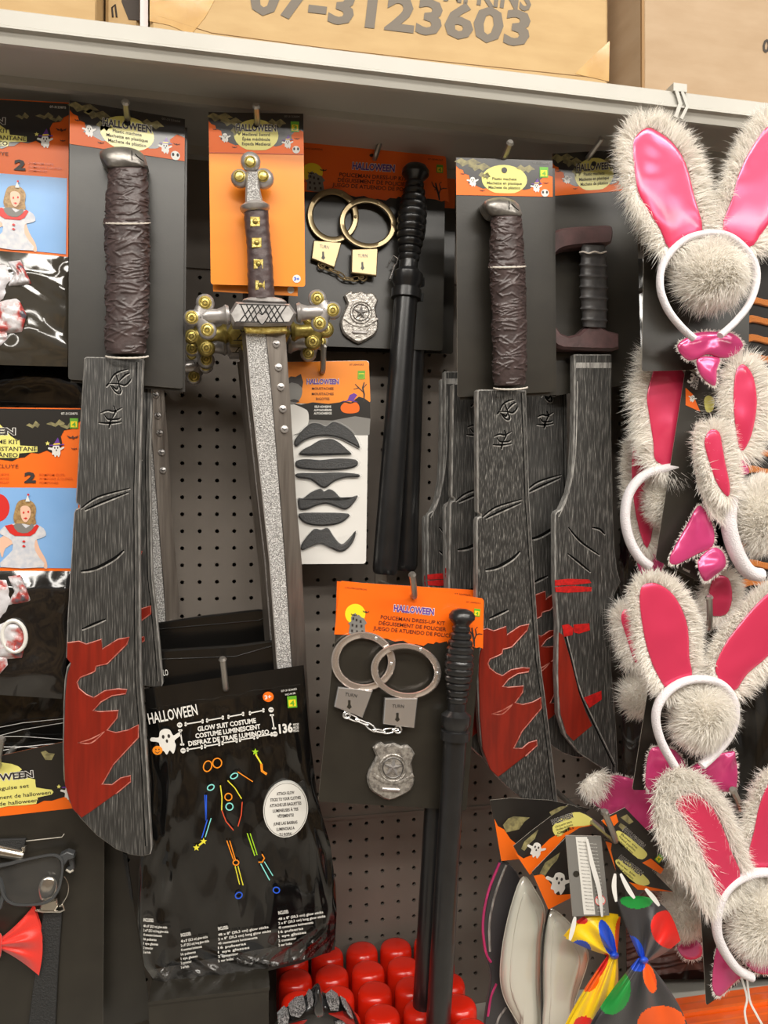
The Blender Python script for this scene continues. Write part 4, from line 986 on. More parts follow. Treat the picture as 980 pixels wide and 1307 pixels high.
cr = [(r.uniform(.0, .20) if r.random() < .55 else r.uniform(.86, 1.), r.uniform(.15, .95), r.uniform(-.25, .25), r.uniform(.06, .3), r.uniform(.0015, .004)) for _ in range(34)]+[(r.uniform(.05, .95), r.uniform(.92, 1.), r.uniform(-3, 3), r.uniform(.03, .1), r.uniform(.002, .005)) for _ in range(26)]+[(.45+.1*r.normal(), .14+.03*r.normal(), r.uniform(-.6, .6), r.uniform(.02, .05), .0016) for _ in range(8)]
def crease(u, v):
    q = 0.
    for cu, cv, sl, ln, am in cr:
        dv = v-cv
        if abs(dv) < ln: q += am*max(0, 1-abs(u-cu-sl*dv)/.028)*(1-abs(dv)/ln)
    return q
def gh(u, v): return gh0(u, v)+crease(u, v)
def gh0(u, v):   # relief of the film, metres
    edge = min(u, 1-u); w_ = sum(a*math.sin(6.28*(fu*u+fv*v)+ph) for fu, fv, ph, a in waves)/6
    k = .35+1.2*max(0, 1-edge*4.5)+1.2*max(0, (v-.80)*5)
    return .010*math.sin(PI*min(max(u, 0), 1))**.5*(0.3+.7*min(v*4, 1))*min(1, (1.02-v)*6)+.0022*k*w_*min(1, v*8)
for i in range(NV+1):
    v = i/NV; a, c = gl(v); row = []
    for j in range(NU+1):
        u = j/NU; p = a*(1-u)+c*u; row.append(pG(p[0], p[1], gh(u, v)))
    G.append(row)
b = MB(); b.grid(G, 'bag_black', lambda i, j: 'bag_black_flat' if i < 10 else ('bag_clear_edge' if i > NV-12 and j < NU-14 else 'bag_black'))
b.add([pG(*OUT[k], -.004) for k in range(len(OUT))], [list(range(len(OUT)))], 'bag_black_flat')
body = b.build('plastic_bag', t, smooth=60)
HG = .0135
b = MB(); b.tube(pG, [(*ZG(52+540*k/20, 236-90*k/20+3*math.sin(k*1.7)), gh(.02+.96*k/20, .055)+.0006) for k in range(21)], [.5+.5*abs(math.sin(k*.9)) for k in range(21)], 'bag_black', n=6, flat=.5); b.build('film_edge', t, smooth=60)
b = MB()
aG = -8.5
def TG(s, x, y, wd, hg, m='print_white', bold=.02, ang=aG, al='C', h=HG): txt(b, pG, Aff(*ZG(x, y), ang), s, 0, 0, wd/2.781, hg/2.781, m, h, al, bold)
TG('HALLOWEEN', 57, 290, 176, 40, bold=.015, ang=-11, al='L')
TG('GLOW SUIT COSTUME', 333, 300, 208, 17, bold=.035); TG('COSTUME LUMINESCENT', 337, 323, 232, 17, bold=.035); TG('DISFRAZ DE TRAJE LUMINOSO', 340, 346, 288, 17, bold=.035)
TG('136', 520, 322, 46, 32, bold=.04, al='L', ang=-6)
for k, s in enumerate(('PIECES', 'PIÈCES', 'PIEZAS')): TG(s, 568, 296+k*11, 20, 8, bold=.02, al='L', ang=-6)
TG('07-3123652', 553, 172, 56, 7, bold=.01); TG('HC-9178', 558, 186, 36, 7, bold=.01)
for x, y, rows, wd, ang in ((36, 990, 7, 84, 4), (170, 1045, 7, 96, -10), (302, 1022, 7, 180, -9), (516, 966, 7, 160, -9)):
    TG('INCLUDES:', x, y, 36, 12, bold=.03, ang=ang, al='L')
    for k, s in enumerate(('48 x 8" (20,3 cm) glow sticks', '2 x 8" (20,3 cm) long glow sticks', '40 connecteurs luminescents', '16 pulseras', '1 eye glasses', '2 conector', '2 ear bobs')):
        if k < rows: TG(s, x, y+20+k*15.5, wd*(1, 1.05, .78, .55, .62, .4, .3)[k], 9, bold=.022, ang=ang, al='L')
b.build('lettering', t, smooth=0, kind='stuff')
b = MB()
def bone(x0, y0, x1, y1):
    P = [ZG(x0, y0), ZG(x1, y1)]; b.ribbon(pG, P, 1.5, 'print_white', HG, False)
    for x, y in P:
        for q in (-1.3, 1.3): b.flat(pG, circ(x+(q if abs(y1-y0) > abs(x1-x0) else 0), y+(q if abs(y1-y0) <= abs(x1-x0) else 0), 1.5, n=8), 'print_white', HG)
for k in range(4): bone(188+k*76-2, 290-k*13, 246+k*72, 280-k*13)
for k in range(5): bone(193+k*62, 380-k*11.5, 243+k*62, 372-k*11.5)
bone(167, 312, 174, 362); bone(492, 258, 500, 305)
for x, y in ((165, 293), (489, 239), (177, 384), (503, 325)):
    b.flat(pG, circ(*ZG(x, y), 3.4, n=12), 'print_white', HG)
    for dx in (-1.2, 1.2): b.flat(pG, circ(ZG(x, y)[0]+dx, ZG(x, y)[1]-.3, .8, n=7), 'print_ink', HG+.0003)
b.build('bone_frame', t, smooth=0, kind='stuff')
b = MB()
gq = Aff(*ZG(118, 352), -8); ghost(b, pG, gq, 0, 0, 33, HG)
b.flat(pG, circ(*ZG(86, 383), 6.5, 5.8), 'glow_orange', HG+.0003)
for dx in (-2, 2): b.flat(pG, circ(ZG(86, 383)[0]+dx, ZG(86, 383)[1]-1.2, .9, n=6), 'print_ink', HG+.0005)
b.ribbon(pG, [ZG(78, 388), ZG(86, 393), ZG(94, 387)], 1., 'print_ink', HG+.0005); b.build('printed_ghost', t, smooth=0)
b = MB(); b.flat(pG, circ(*ZG(479, 193), 7, 6.5), 'print_orange', HG); TG('3+', 479, 200, 22, 14, bold=.03, h=HG+.0003)
q = Aff(*ZG(564, 211), -4); price_tag(b, pG, q, 0, 0, 15, HG); b.build('price_stickers', t, smooth=0, kind='stuff')
# the printed glow-stick figure (crop 4.9x from 220, 930)
def ZF(x, y): return (220+x/4.9, 930+y/4.9)
def stick(pts, wd, m, nm='glow_stick'):
    b = MB(); b.ribbon(pG, [ZF(*p) for p in pts], wd, m, HG+.0005, False); b.build(nm, t, smooth=0)
def hoop(x, y, rx, ry, rot, m, wd=1.5):
    b = MB(); o = circ(*ZF(x, y), rx/4.9+wd/2, ry/4.9+wd/2, 22, rot=rot); i = circ(*ZF(x, y), rx/4.9-wd/2, ry/4.9-wd/2, 22, rot=rot)
    b.add([pG(*p, HG+.0004) for p in o]+[pG(*p, HG+.0004) for p in i], [[k, (k+1) % 22, 22+(k+1) % 22, 22+k] for k in range(22)][::1], m); b.build('glow_ring', t, smooth=0)
for L_, wd, m in (([(300, 355), (310, 430), (308, 510)], 1.3, 'glow_yellow'), ([(345, 325), (390, 370), (432, 438)], 1.3, 'glow_yellow'), ([(308, 510), (335, 580), (382, 636)], 1.3, 'glow_red'), ([(437, 458), (430, 540), (410, 612)], 1.3, 'glow_red'), ([(408, 270), (503, 332)], 1.2, 'glow_orange'),
                  ([(203, 415), (210, 575)], 1.4, 'glow_blue'), ([(213, 415), (212, 575)], 1.2, 'glow_blue'), ([(242, 560), (205, 680)], 1.2, 'glow_teal'), ([(218, 570), (184, 685)], 1.4, 'glow_blue'), ([(340, 700), (382, 820)], 1.3, 'glow_orange'), ([(358, 700), (394, 820)], 1.3, 'glow_orange'), ([(392, 860), (420, 975)], 1.2, 'glow_yellow'), ([(410, 860), (442, 980)], 1.2, 'glow_yellow'),
                  ([(468, 655), (515, 795)], 1.4, 'glow_green'), ([(486, 655), (530, 790)], 1.2, 'glow_green'), ([(552, 845), (608, 948)], 1.4, 'glow_teal'), ([(575, 832), (628, 920)], 1.2, 'glow_teal'), ([(520, 160), (556, 220)], 2., 'glow_yellow'), ([(556, 220), (560, 265), (590, 285)], 3.2, 'glow_orange'), ([(165, 730), (205, 700)], 2.4, 'glow_yellow'), ([(538, 835), (562, 835), (575, 810), (560, 785)], 1.6, 'glow_orange')):
    stick(L_, wd, m)
for a in ((220, 235, 25, 34, .3, 'glow_orange'), (280, 215, 28, 30, .2, 'glow_orange'), (386, 296, 24, 15, -.5, 'glow_teal'), (240, 368, 22, 16, -.5, 'glow_teal'), (350, 427, 22, 22, 0, 'glow_orange'), (357, 488, 22, 22, 0, 'glow_teal'), (397, 838, 18, 16, 0, 'glow_orange'), (415, 1043, 22, 18, -.6, 'glow_blue'), (650, 1010, 20, 18, .3, 'glow_blue')): hoop(*a)
for x, y in ((518, 145), (150, 745), (195, 705)):
    b = MB(); c = ZF(x, y); b.flat(pG, [(c[0]+(4.5 if k % 2 == 0 else 2)*math.sin(PI*k/5), c[1]-(4.5 if k % 2 == 0 else 2)*math.cos(PI*k/5)) for k in range(10)], 'glow_green' if y < 200 else 'glow_yellow', HG+.0006); b.build('glow_star', t, smooth=0)
b = MB(); ov = circ(*ZG(541, 594), 28.5, 35.5, 34, rot=.12); b.poly(pG, ov, 'print_white', .006, HG+.0008); b.tube(pG, circ(*ZG(541, 594), 27, 34, 34, rot=.12), .35, 'print_grey', n=4, closed=True, h=HG+.0008)
for k, s in enumerate((('ATTACH GLOW', 62), ('STICKS TO YOUR CLOTHES', 108), ('ATTACHE LES BAGUETTES', 112), ('LUMINEUSES À TES', 90), ('VÊTEMENTS!', 58), ('¡UNE LAS BARRAS', 84), ('LUMINOSAS A', 64), ('TU ROPA!', 44))):
    TG(s[0], 541, 540+k*20+(6 if k > 4 else 0), s[1], 11, 'print_ink', .02, -5, h=HG+.0012)
b.build('round_sticker', t, smooth=0, label='white round sticker with small print')
hook((288, 877), (284, 841), .158, 'steel display hook through the black glow suit bag')
# bags hanging behind it
for k, (d, P, lab) in enumerate(((.128, [(186, 834), (206, 830), (300, 824), (360, 816), (352, 850), (352, 980), (196, 980)], 'black glow suit bag directly behind the glossy front one'),
                                 (.050, [(200, 795), (260, 786), (330, 778), (350, 780), (352, 900), (205, 900)], 'black glow suit bag rearmost on its hook under the pegboard holes'))):
    pl = Pl(d, (280, 830)); tt = thing('glow_suit_bag', lab, 'costume bag', pl(275, 950), 'spare glow suit bags')
    b = MB(); b.poly(pl, P, 'bag_black_flat', -.004, .004, bev=2, bevh=.002); b.build('plastic_bag', tt)
    b = MB(); b.tube(pl, [(P[0][0]+4, P[0][1]+8, .005), (P[2][0], P[2][1]+14, .005), (P[3][0]-4, P[3][1]+6, .005)], .5, 'bag_black_flat', n=5); b.build('seal_crease', tt)
    if k == 0: b = MB(); txt(b, pl, Aff(199, 864, -8), 'HALLO', 0, 0, 16, 8, 'print_white', .0045, 'L', .02); b.build('lettering', tt, smooth=0, kind='stuff')

# ================================================================ red bottles and the base deck
ZT = Pl(.035)(507, 1204).z
ZB = ZT-.13
t = thing('base_shelf', 'dark base shelf under the red bottles and orange packs', 'shelf', (.4, -.2, ZB-.03))
b = MB(); b.box((-.9, -.34, ZB-.02), (1.6, -.001, ZB), 'shelf_under'); b.build('deck', t); b = MB(); b.box((-.9, -.352, ZB-.035), (1.6, -.3402, ZB+.002), 'shelf_metal'); b.build('front_lip', t)
xb = Pl(.035)(505, 1204).x
def bottle(x, y):
    tt = thing('red_bottle', 'shiny red round-capped bottle standing on the base shelf', 'bottle', (x, y, ZB), 'red bottles packed on the base shelf')
    R = .0243; pr = [(0, R*.9), (.002, R), (.116, R), (.121, R*.985), (.1255, R*.93), (.1285, R*.82), (.13, R*.62)]
    b = MB(); n = 28
    b.loft3([[(x+rr*math.cos(2*PI*k/n), y+rr*math.sin(2*PI*k/n), ZB+z) for k in range(n)] for z, rr in ((0, R*.92), (.003, R*.96), (.06, R*.96))], 'red_plastic', True, True, True); b.build('bottle_body', tt, smooth=40)
    b = MB(); b.loft3([[(x+rr*math.cos(2*PI*k/n), y+rr*math.sin(2*PI*k/n), ZB+z) for k in range(n)] for z, rr in ((.0602, R*.99), (.116, R), (.121, R*.985), (.1255, R*.93), (.1285, R*.82), (.13, R*.62), (.1302, R*.3))], 'red_plastic', True, True, True); b.build('cap', tt, smooth=50)
    return tt
b0 = bottle(xb, -.035)
for row in range(5):
    for c in range(-3, 2):
        if row == 0 and c == 0: continue
        o = copy_thing(b0, (c*.0525, -row*.0515, 0), b0['label'])
# ================================================================ bat mask
pK = Pl(.285, (405, 1290))
def ZK(x, y): return (340+x/4.4545, 1180+y/4.4545)
t = thing('glitter_mask', 'black bat-shaped eye mask with silver glitter panels among the red bottles', 'mask', pK(405, 1330))
b = MB()
O = spl([ZK(*p) for p in ((30, 620), (60, 540), (100, 480), (160, 440), (215, 405), (250, 370), (285, 335), (305, 345), (325, 385), (380, 395), (440, 420), (485, 470), (520, 540), (540, 620), (480, 700), (400, 690), (290, 640), (180, 690), (90, 700))], 3)
b.pillow(pK, O, 'mask_black', 0, .03, 6, skirt=.004); b.build('mask_shell', t, smooth=60)
for L_, m in (([(130, 500), (170, 460), (215, 448), (225, 480), (190, 530), (140, 520)], 'glitter'), ([(65, 550), (105, 510), (130, 530), (120, 580), (70, 590)], 'glitter'), ([(235, 440), (250, 410), (268, 430), (262, 465), (240, 470)], 'glitter'), ([(345, 440), (380, 415), (415, 440), (410, 490), (365, 490)], 'glitter'), ([(430, 450), (460, 470), (495, 540), (470, 520)], 'glitter'), ([(390, 560), (440, 555), (470, 600), (400, 600)], 'glitter'), ([(355, 510), (440, 520), (500, 560), (520, 620), (430, 545)], 'mask_red'), ([(130, 590), (190, 560), (230, 545), (200, 580), (150, 620)], 'mask_red')):
    b = MB(); b.poly(pK, [ZK(*p) for p in L_], m, .015, .0305); b.build('glitter_panel' if m == 'glitter' else 'red_panel', t, smooth=0)
b = MB(); b.pillow(pK, spl([ZK(*p) for p in ((280, 370), (292, 345), (306, 360), (328, 450), (330, 520), (285, 530), (262, 490), (275, 440))], 3), 'mask_black', .028, .012, 4); b.build('nose_ridge', t, smooth=60)
# ================================================================ clown costume kits
def film_bag(par, pl, left, right, m, relief=.004, seed=0, NV=36, NU=30, name='clear_bag', h0=.0):
    """wrinkled film between two pixel polylines running downwards"""
    r = np.random.default_rng(seed); wv = [(r.uniform(.5, 4), r.uniform(-4, 4), r.uniform(0, 6.3)) for _ in range(10)]; G = []
    tl = np.linspace(0, 1, len(left)); tr = np.linspace(0, 1, len(right))
    for i in range(NV+1):
        v = i/NV; a = np.array([np.interp(v, tl, [p[k] for p in left]) for k in (0, 1)]); c = np.array([np.interp(v, tr, [p[k] for p in right]) for k in (0, 1)]); row = []
        for j in range(NU+1):
            u = j/NU; p = a*(1-u)+c*u; w_ = sum(abs(math.sin(3.14*(fu*u+fv*v)+ph)) for fu, fv, ph in wv)/6-.6
            row.append(pl(p[0], p[1], h0+(relief*w_+relief*1.2*math.sin(PI*u)**.5)*min(1, 6*v, 6*(1-v)+.1)))
        G.append(row)
    b = MB(); b.grid(G, m); o = b.build(name, par, smooth=70); return o
def clown_kit(label, pl, Q, bagL, bagR, dark, seed):
    t = thing('clown_costume_kit', label, 'costume kit', pl(*bagR[-1]), 'clown costume kits')
    X = lambda x, y: Q((x+140)/243., (y-519.5)/210.); XS = lambda L: [X(*p) for p in L]
    h = .0006; e = .0003; k = Q.W/243.
    card(t, pl, Q, 'print_orange', name='printed_insert', round_=1.)
    b = MB()
    b.flat(pl, XS([(-140, 520), (103, 521), (103, 536), (96, 540), (92, 546), (82, 548), (78, 556), (80, 566), (76, 576), (66, 577), (60, 574), (50, 578), (40, 577), (32, 583), (24, 584), (16, 588), (0, 586), (-40, 588), (-140, 586)]), 'print_black', h)
    b.flat(pl, XS([(-140, 622), (101, 622), (100, 725), (-140, 724)]), 'print_blue', h)
    for u, v, s in ((42, 542, 9), (71, 540, 12), (86, 543, 9)): b.flat(pl, XS([(u-s, v), (u-.5*s, v-2.5), (u, v-.5), (u+.4*s, v-6), (u+s, v-1), (u+.7*s, v+3), (u+.3*s, v+1), (u, v+4), (u-.4*s, v+2)]), 'print_olive', h+e)
    b.flat(pl, XS([(-60, 533), (-30, 527), (0, 541), (14, 556), (20, 560), (25, 561), (26, 568), (48, 569), (48, 576), (25, 578), (24, 584), (-70, 584), (-80, 560)]), 'print_yellow', h+e)
    ghost(b, pl, Q, *quad_inv(Q, X(72, 574)), 17*k, h+2*e, True)
    b.flat(pl, [X(61+(3.2 if q % 2 == 0 else 1.4)*math.sin(PI*q/5), 565-(3.2 if q % 2 == 0 else 1.4)*math.cos(PI*q/5)) for q in range(10)], 'print_yellow', h+2*e)
    for x, y, s in ((93, 556, 15), (95, 571, 8), (-10, 592, 8)): bat(b, pl, Q, *quad_inv(Q, X(x, y)), s*k, h+2*e)
    if seed: price_tag(b, pl, Q, *quad_inv(Q, X(94.5, 539)), 13*k, h+2*e)
    b.build('printed_header', t, smooth=0, kind='stuff')
    b = MB(); ang = math.degrees(math.atan2(*(np.array(X(100, 560))-np.array(X(0, 560)))[::-1]))
    def T(s, x, y, w_, hg, m, bo=.02, al='R', dh=2): txt(b, pl, Aff(*X(x, y), ang), s, 0, 0, w_*k, hg*k, m, h+dh*e, al, bo)
    T('HALLOWEEN', 19, 554, 110, 8.5, 'print_white', .08); T('HALLOWEEN', 19, 554, 110, 8.5, 'print_ink', .03, dh=3)
    T('CLOWN COSTUME KIT', 24, 566, 92, 5.6, 'print_ink', .015); T('COSTUME DE CLOWN INSTANTANÉ', 47, 575, 150, 5.6, 'print_ink', .015); T('DISFRAZ INSTANTÁNEO', 23, 583, 100, 5.6, 'print_ink', .015)
    T('INCLUDES/INCLUT/INCLUYE', 24, 597, 120, 5, 'print_brown', .0); T('2', 45, 615, 12, 13, 'print_ink', .05)
    for q, (s, w_) in enumerate((('POMPOM CLIPS', 32), ('POMPONS À CLIPSER', 43), ('POMPONES', 24))): T(s, 51, 606.5+q*5, w_, 3, 'print_rust', .005, 'L')
    for q, s in enumerate(('CUFFS', 'MANCHES', 'CUELLO')): T(s, 12, 606.5+q*5, 18, 3, 'print_rust', .005)
    T('07-3123875', 99, 528, 21, 3, 'print_white', .02); b.build('lettering', t, smooth=0, kind='stuff')
    # printed picture: girl in a white and red clown dress with a balloon
    b = MB(); p = lambda L, m, d, s=3: b.flat(pl, spl(XS(L), s) if s else XS(L), m, h+d*e)
    b.flat(pl, [X(-2+15*math.cos(a), 648+18*math.sin(a)) for a in np.linspace(0, 2*PI, 25)[:-1]], 'print_red', h+e)
    p([(22, 690), (8, 700), (4, 712), (0, 700), (-2, 690), (8, 682), (14, 676)], 'print_skin', 2); p([(46, 684), (52, 700), (60, 714), (62, 724), (58, 725), (50, 712), (43, 698)], 'print_skin', 2)
    p([(6, 672), (20, 668), (45, 669), (57, 674), (60, 683), (52, 687), (46, 690), (46, 702), (52, 712), (57, 724), (2, 724), (8, 712), (17, 702), (16, 690), (6, 684), (0, 680)], 'print_dress', 3, 2)
    p([(20, 650), (24, 640), (33, 637), (42, 640), (47, 648), (46, 660), (47, 668), (40, 670), (30, 668), (22, 670), (18, 662)], 'print_hair', 4)
    p([(7, 671), (16, 669), (34, 680), (48, 669), (51, 671), (46, 680), (40, 684), (20, 684), (13, 680)], 'print_red', 5, 0); p([(18, 670), (28, 668), (34, 674), (42, 668), (44, 673), (36, 680), (24, 679)], 'print_grey', 6, 2)
    p([(27, 648), (33, 645), (39, 648), (40, 657), (36, 665), (32, 666), (28, 660)], 'print_skin', 6)
    for x, y in ((31, 654), (37, 653)): b.flat(pl, [X(x+1.2*math.cos(a), y+1.6*math.sin(a)) for a in np.linspace(0, 2*PI, 8)[:-1]], 'print_red', h+7*e)
    p([(31, 661), (34, 660), (36, 661), (34, 663)], 'print_red', 7, 0); p([(33, 640), (36, 631), (39, 640)], 'print_white', 7, 0); b.flat(pl, [X(36.8+1.5*math.cos(a), 631+1.5*math.sin(a)) for a in np.linspace(0, 2*PI, 9)[:-1]], 'print_red', h+8*e)
    for y in (691, 697): b.flat(pl, XS([(29, y), (31.5, y-1.6), (34, y), (31.5, y+1.6)]), 'print_red', h+7*e)
    b.build('printed_picture', t, smooth=0)
    # clear bag with the folded costume
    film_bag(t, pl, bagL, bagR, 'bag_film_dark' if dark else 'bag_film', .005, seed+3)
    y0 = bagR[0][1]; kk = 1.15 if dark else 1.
    for q, (Lx, Rx) in enumerate((([(-60, 6), (-60, 30), (-60, 60)], [(8, 10), (14, 30), (2, 58)]), ([(10, 6), (18, 22), (8, 40)], [(26, 4), (34, 20), (40, 34)]), ([(-10, 58), (-12, 80), (-20, 100)], [(22, 50), (34, 74), (28, 96)]), ([(-60, 94), (-60, 106), (-60, 118)], [(8, 92), (10, 104), (-2, 116)]))):
        film_bag(t, pl, [(x, y0+y*kk) for x, y in Lx], [(x, y0+y*kk) for x, y in Rx], 'plaid_cloth', .005, seed*9+q+50, 16, 16, 'folded_cloth', .006)
    if dark:
        b = MB(); b.tube(pl, circ(18, 812, 15, 20, 24, rot=-.15), 2.6, 'print_white', n=8, closed=True, h=.013); b.build('white_cuff', t)
    return t
pV = Pl(.140, (40, 250))
clown_kit('upper clown costume kit in a clear bag with picture of a clown girl', pV, Quad((-150, 118), (88, 131), (87, 329), (-150, 307)), [(-150, 306), (-150, 380), (-150, 462)], [(87, 328), (88, 400), (86, 468)], False, 0)
pV2 = Pl(.140, (40, 620))
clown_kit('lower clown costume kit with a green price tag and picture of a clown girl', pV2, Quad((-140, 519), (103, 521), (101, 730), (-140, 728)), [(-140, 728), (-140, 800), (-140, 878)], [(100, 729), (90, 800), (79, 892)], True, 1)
# dark bags hanging behind and between the kits
for d, L_, R_, lab in ((.085, [(-140, 330), (-140, 430), (-140, 520)], [(112, 340), (112, 430), (110, 516)], 'dark glossy costume bag behind the upper clown kit'), (.075, [(-140, 700), (-140, 880), (-140, 985)], [(116, 700), (116, 880), (112, 990)], 'dark glossy costume bag behind the lower clown kit')):
    pl = Pl(d, (40, 500)); tt = thing('costume_bag', lab, 'costume bag', pl(60, R_[-1][1]), 'dark costume bags')
    film_bag(tt, pl, L_, R_, 'bag_black', .004, int(d*1000))
    b = MB(); b.poly(pl, [(-140, L_[0][1]), (112, R_[0][1]), (112, R_[-1][1]), (-140, L_[-1][1])], 'bag_black_flat', -.006, -.005); b.build('bag_back', tt)
    if d < .08:
        for k, (ya, yb) in enumerate(((930, 917), (942, 922), (938, 944), (952, 956), (960, 948))):
            b = MB(); b.tube(pl, [(-20, ya+2), (30, (ya+yb)/2-1), (84, yb)], .45, 'ribbon_white', n=5, h=.014); b.build('white_string', tt)

# ================================================================ disguise set with glasses and bow tie
def ZD(x, y): return (x/3.0615, 880+y/3.0615)
SD = lambda L: [ZD(*p) for p in L]
pX = Pl(.150, (60, 1100))
t = thing('disguise_set', 'black disguise set card with glasses, red bow tie and suspenders', 'costume kit', pX(60, 1330))
def slotted_card():
    b = MB()
    o = [(-45, 975), (30, 958), (80, 947), (128, 936), (133, 1079), (131, 1330), (-45, 1330)]
    b.poly(pX, o, 'card_black', -.0008, 0, side='card_edge'); b.build('backing_card', t, smooth=0)
slotted_card()
b = MB(); h = .0006; e = .0003
b.poly(pX, [(-45, 975), (30, 958), (80, 947), (128, 936), (130, 1028), (90, 1032), (0, 1042), (-45, 1046)], 'print_orange', 0, h)
b.flat(pX, [(-45, 975), (30, 958), (80, 947), (128, 936), (129, 1000), (104, 1006), (92, 1010), (86, 1016), (76, 1019), (66, 1022), (56, 1022), (48, 1026), (20, 1028), (-45, 1034)], 'print_black', h+e)
b.flat(pX, spl([(-30, 985), (-10, 974), (15, 975), (28, 982), (20, 988), (30, 992), (45, 995), (46, 1005), (66, 1008), (66, 1014), (48, 1018), (46, 1026), (10, 1029), (-40, 1034)], 2), 'print_yellow', h+2*e)
b.flat(pX, [(52, 960), (58, 958), (62, 961), (70, 962), (66, 970), (58, 970)], 'print_olive', h+2*e)
b.flat(pX, [(72+(2.8 if k % 2 == 0 else 1.3)*math.sin(PI*k/5)+3, 1004-(2.8 if k % 2 == 0 else 1.3)*math.cos(PI*k/5)) for k in range(10)], 'print_yellow', h+2*e)
ghost(b, pX, Aff(88, 1012, 0), 0, 0, 18, h+2*e, True); b.build('printed_header', t, smooth=0, kind='stuff')
b = MB()
for s, x, y, w_, hg, m, bo, dh in (('HALLOWEEN', 42, 992, 90, 8.6, 'print_white', .08, 3), ('HALLOWEEN', 42, 992, 90, 8.6, 'print_ink', .025, 4), ('Disguise set', 37, 1005, 48, 5, 'print_ink', .01, 3), ('Déguisement de halloween', 65, 1013.5, 96, 5, 'print_ink', .01, 3), ('Conjunto de halloween', 48, 1023.5, 88, 5, 'print_ink', .01, 3)):
    txt(b, pX, Aff(x, y, -6), s, 0, 0, w_, hg, m, h+dh*e, 'R', bo)
b.build('lettering', t, smooth=0, kind='stuff')
b = MB(); sl = SD([(-60, 598), (60, 578), (235, 556), (248, 562), (240, 574), (60, 594), (-60, 614)]); b.poly(pX, sl, 'card_black', 0, .0004); b.tube(pX, SD([(-60, 616), (60, 597), (242, 577), (251, 564)]), .7, 'card_edge', n=5, h=.0004); b.build('card_slot', t)
# suspenders
b = MB(); b.poly(pX, SD([(168, 880), (242, 866), (226, 1100), (215, 1330), (108, 1330), (140, 1080)]), 'elastic_black', .002, .005, bev=.8); st = b.build('suspender_strap', t)
b = MB(); b.tube(pX, SD([(138, 862), (170, 868), (235, 868), (252, 860), (246, 842), (232, 846)]), 1.4, 'clip_metal', n=8, h=.010); b.build('clip_loop', st)
b = MB(); b.poly(pX, SD([(152, 866), (160, 838), (222, 820), (226, 848), (215, 868)]), 'clip_metal', .006, .011, bev=1.5); b.build('clip_body', st)
b = MB(); b.pillow(pX, spl(SD([(150, 770), (165, 738), (195, 730), (222, 745), (224, 790), (205, 822), (165, 828), (152, 805)]), 3), 'clip_metal', .006, .004, 4, skirt=.003); b.build('clip_disc', st, smooth=60)
b = MB(); b.tube(pX, spl(SD([(250, 730), (266, 760), (264, 800), (240, 842)]), 4, False), .7, 'clip_metal', n=6, h=.010); b.build('spring_wire', st)
b = MB(); b.poly(pX, SD([(-60, 590), (100, 584), (98, 600), (84, 640), (-60, 640)]), 'elastic_black', .002, .006, bev=.8); st2 = b.build('suspender_strap', t)
b = MB(); b.lathe(pX, ZD(-60, 618), ZD(92, 650), [(0, 6), (.05, 7), (.95, 7), (1, 6)], 'clip_metal', .010, 14); b.build('clip_bar', st2)
b = MB(); b.poly(pX, SD([(84, 618), (98, 616), (98, 634), (86, 636)]), 'clip_metal', .008, .014, bev=.6); b.build('clip_end', st2)
# glasses
b = MB(); o = spl(SD([(-30, 690), (40, 672), (120, 655), (200, 640), (238, 650), (250, 690), (236, 780), (195, 832), (130, 848), (50, 846), (10, 815), (-8, 750)]), 4); i = spl(SD([(-10, 706), (40, 690), (120, 668), (195, 655), (228, 664), (238, 694), (226, 772), (188, 820), (130, 835), (58, 832), (24, 805), (6, 750)]), 4)
b.ring(pX, o, i, 'glasses_grey', .012, .022, .6); g = b.build('glasses_frame', t, label='dark grey plastic glasses frame')
b = MB(); b.flat(pX, i, 'lens_clear', .0162); b.build('lens', g)
b = MB(); b.poly(pX, SD([(232, 650), (262, 636), (288, 645), (290, 660), (266, 668), (250, 690)]), 'glasses_grey', .008, .020, bev=1.2); b.build('hinge', g)
b = MB(); b.poly(pX, SD([(262, 660), (284, 650), (290, 700), (284, 720), (262, 716), (258, 700), (272, 690)]), 'glasses_grey', .004, .012, bev=1); b.build('temple', g)
b = MB(); b.tube(pX, SD([(258, 704), (274, 714), (286, 706)]), 1.4, 'card_edge', n=6, h=.013); b.build('temple_tip', g)
b = MB(); b.tube(pX, SD([(-60, 690), (0, 745), (14, 800), (0, 850), (-60, 870)]), 3.2, 'glasses_grey', n=8, h=.018, flat=.8); b.build('bridge', g)
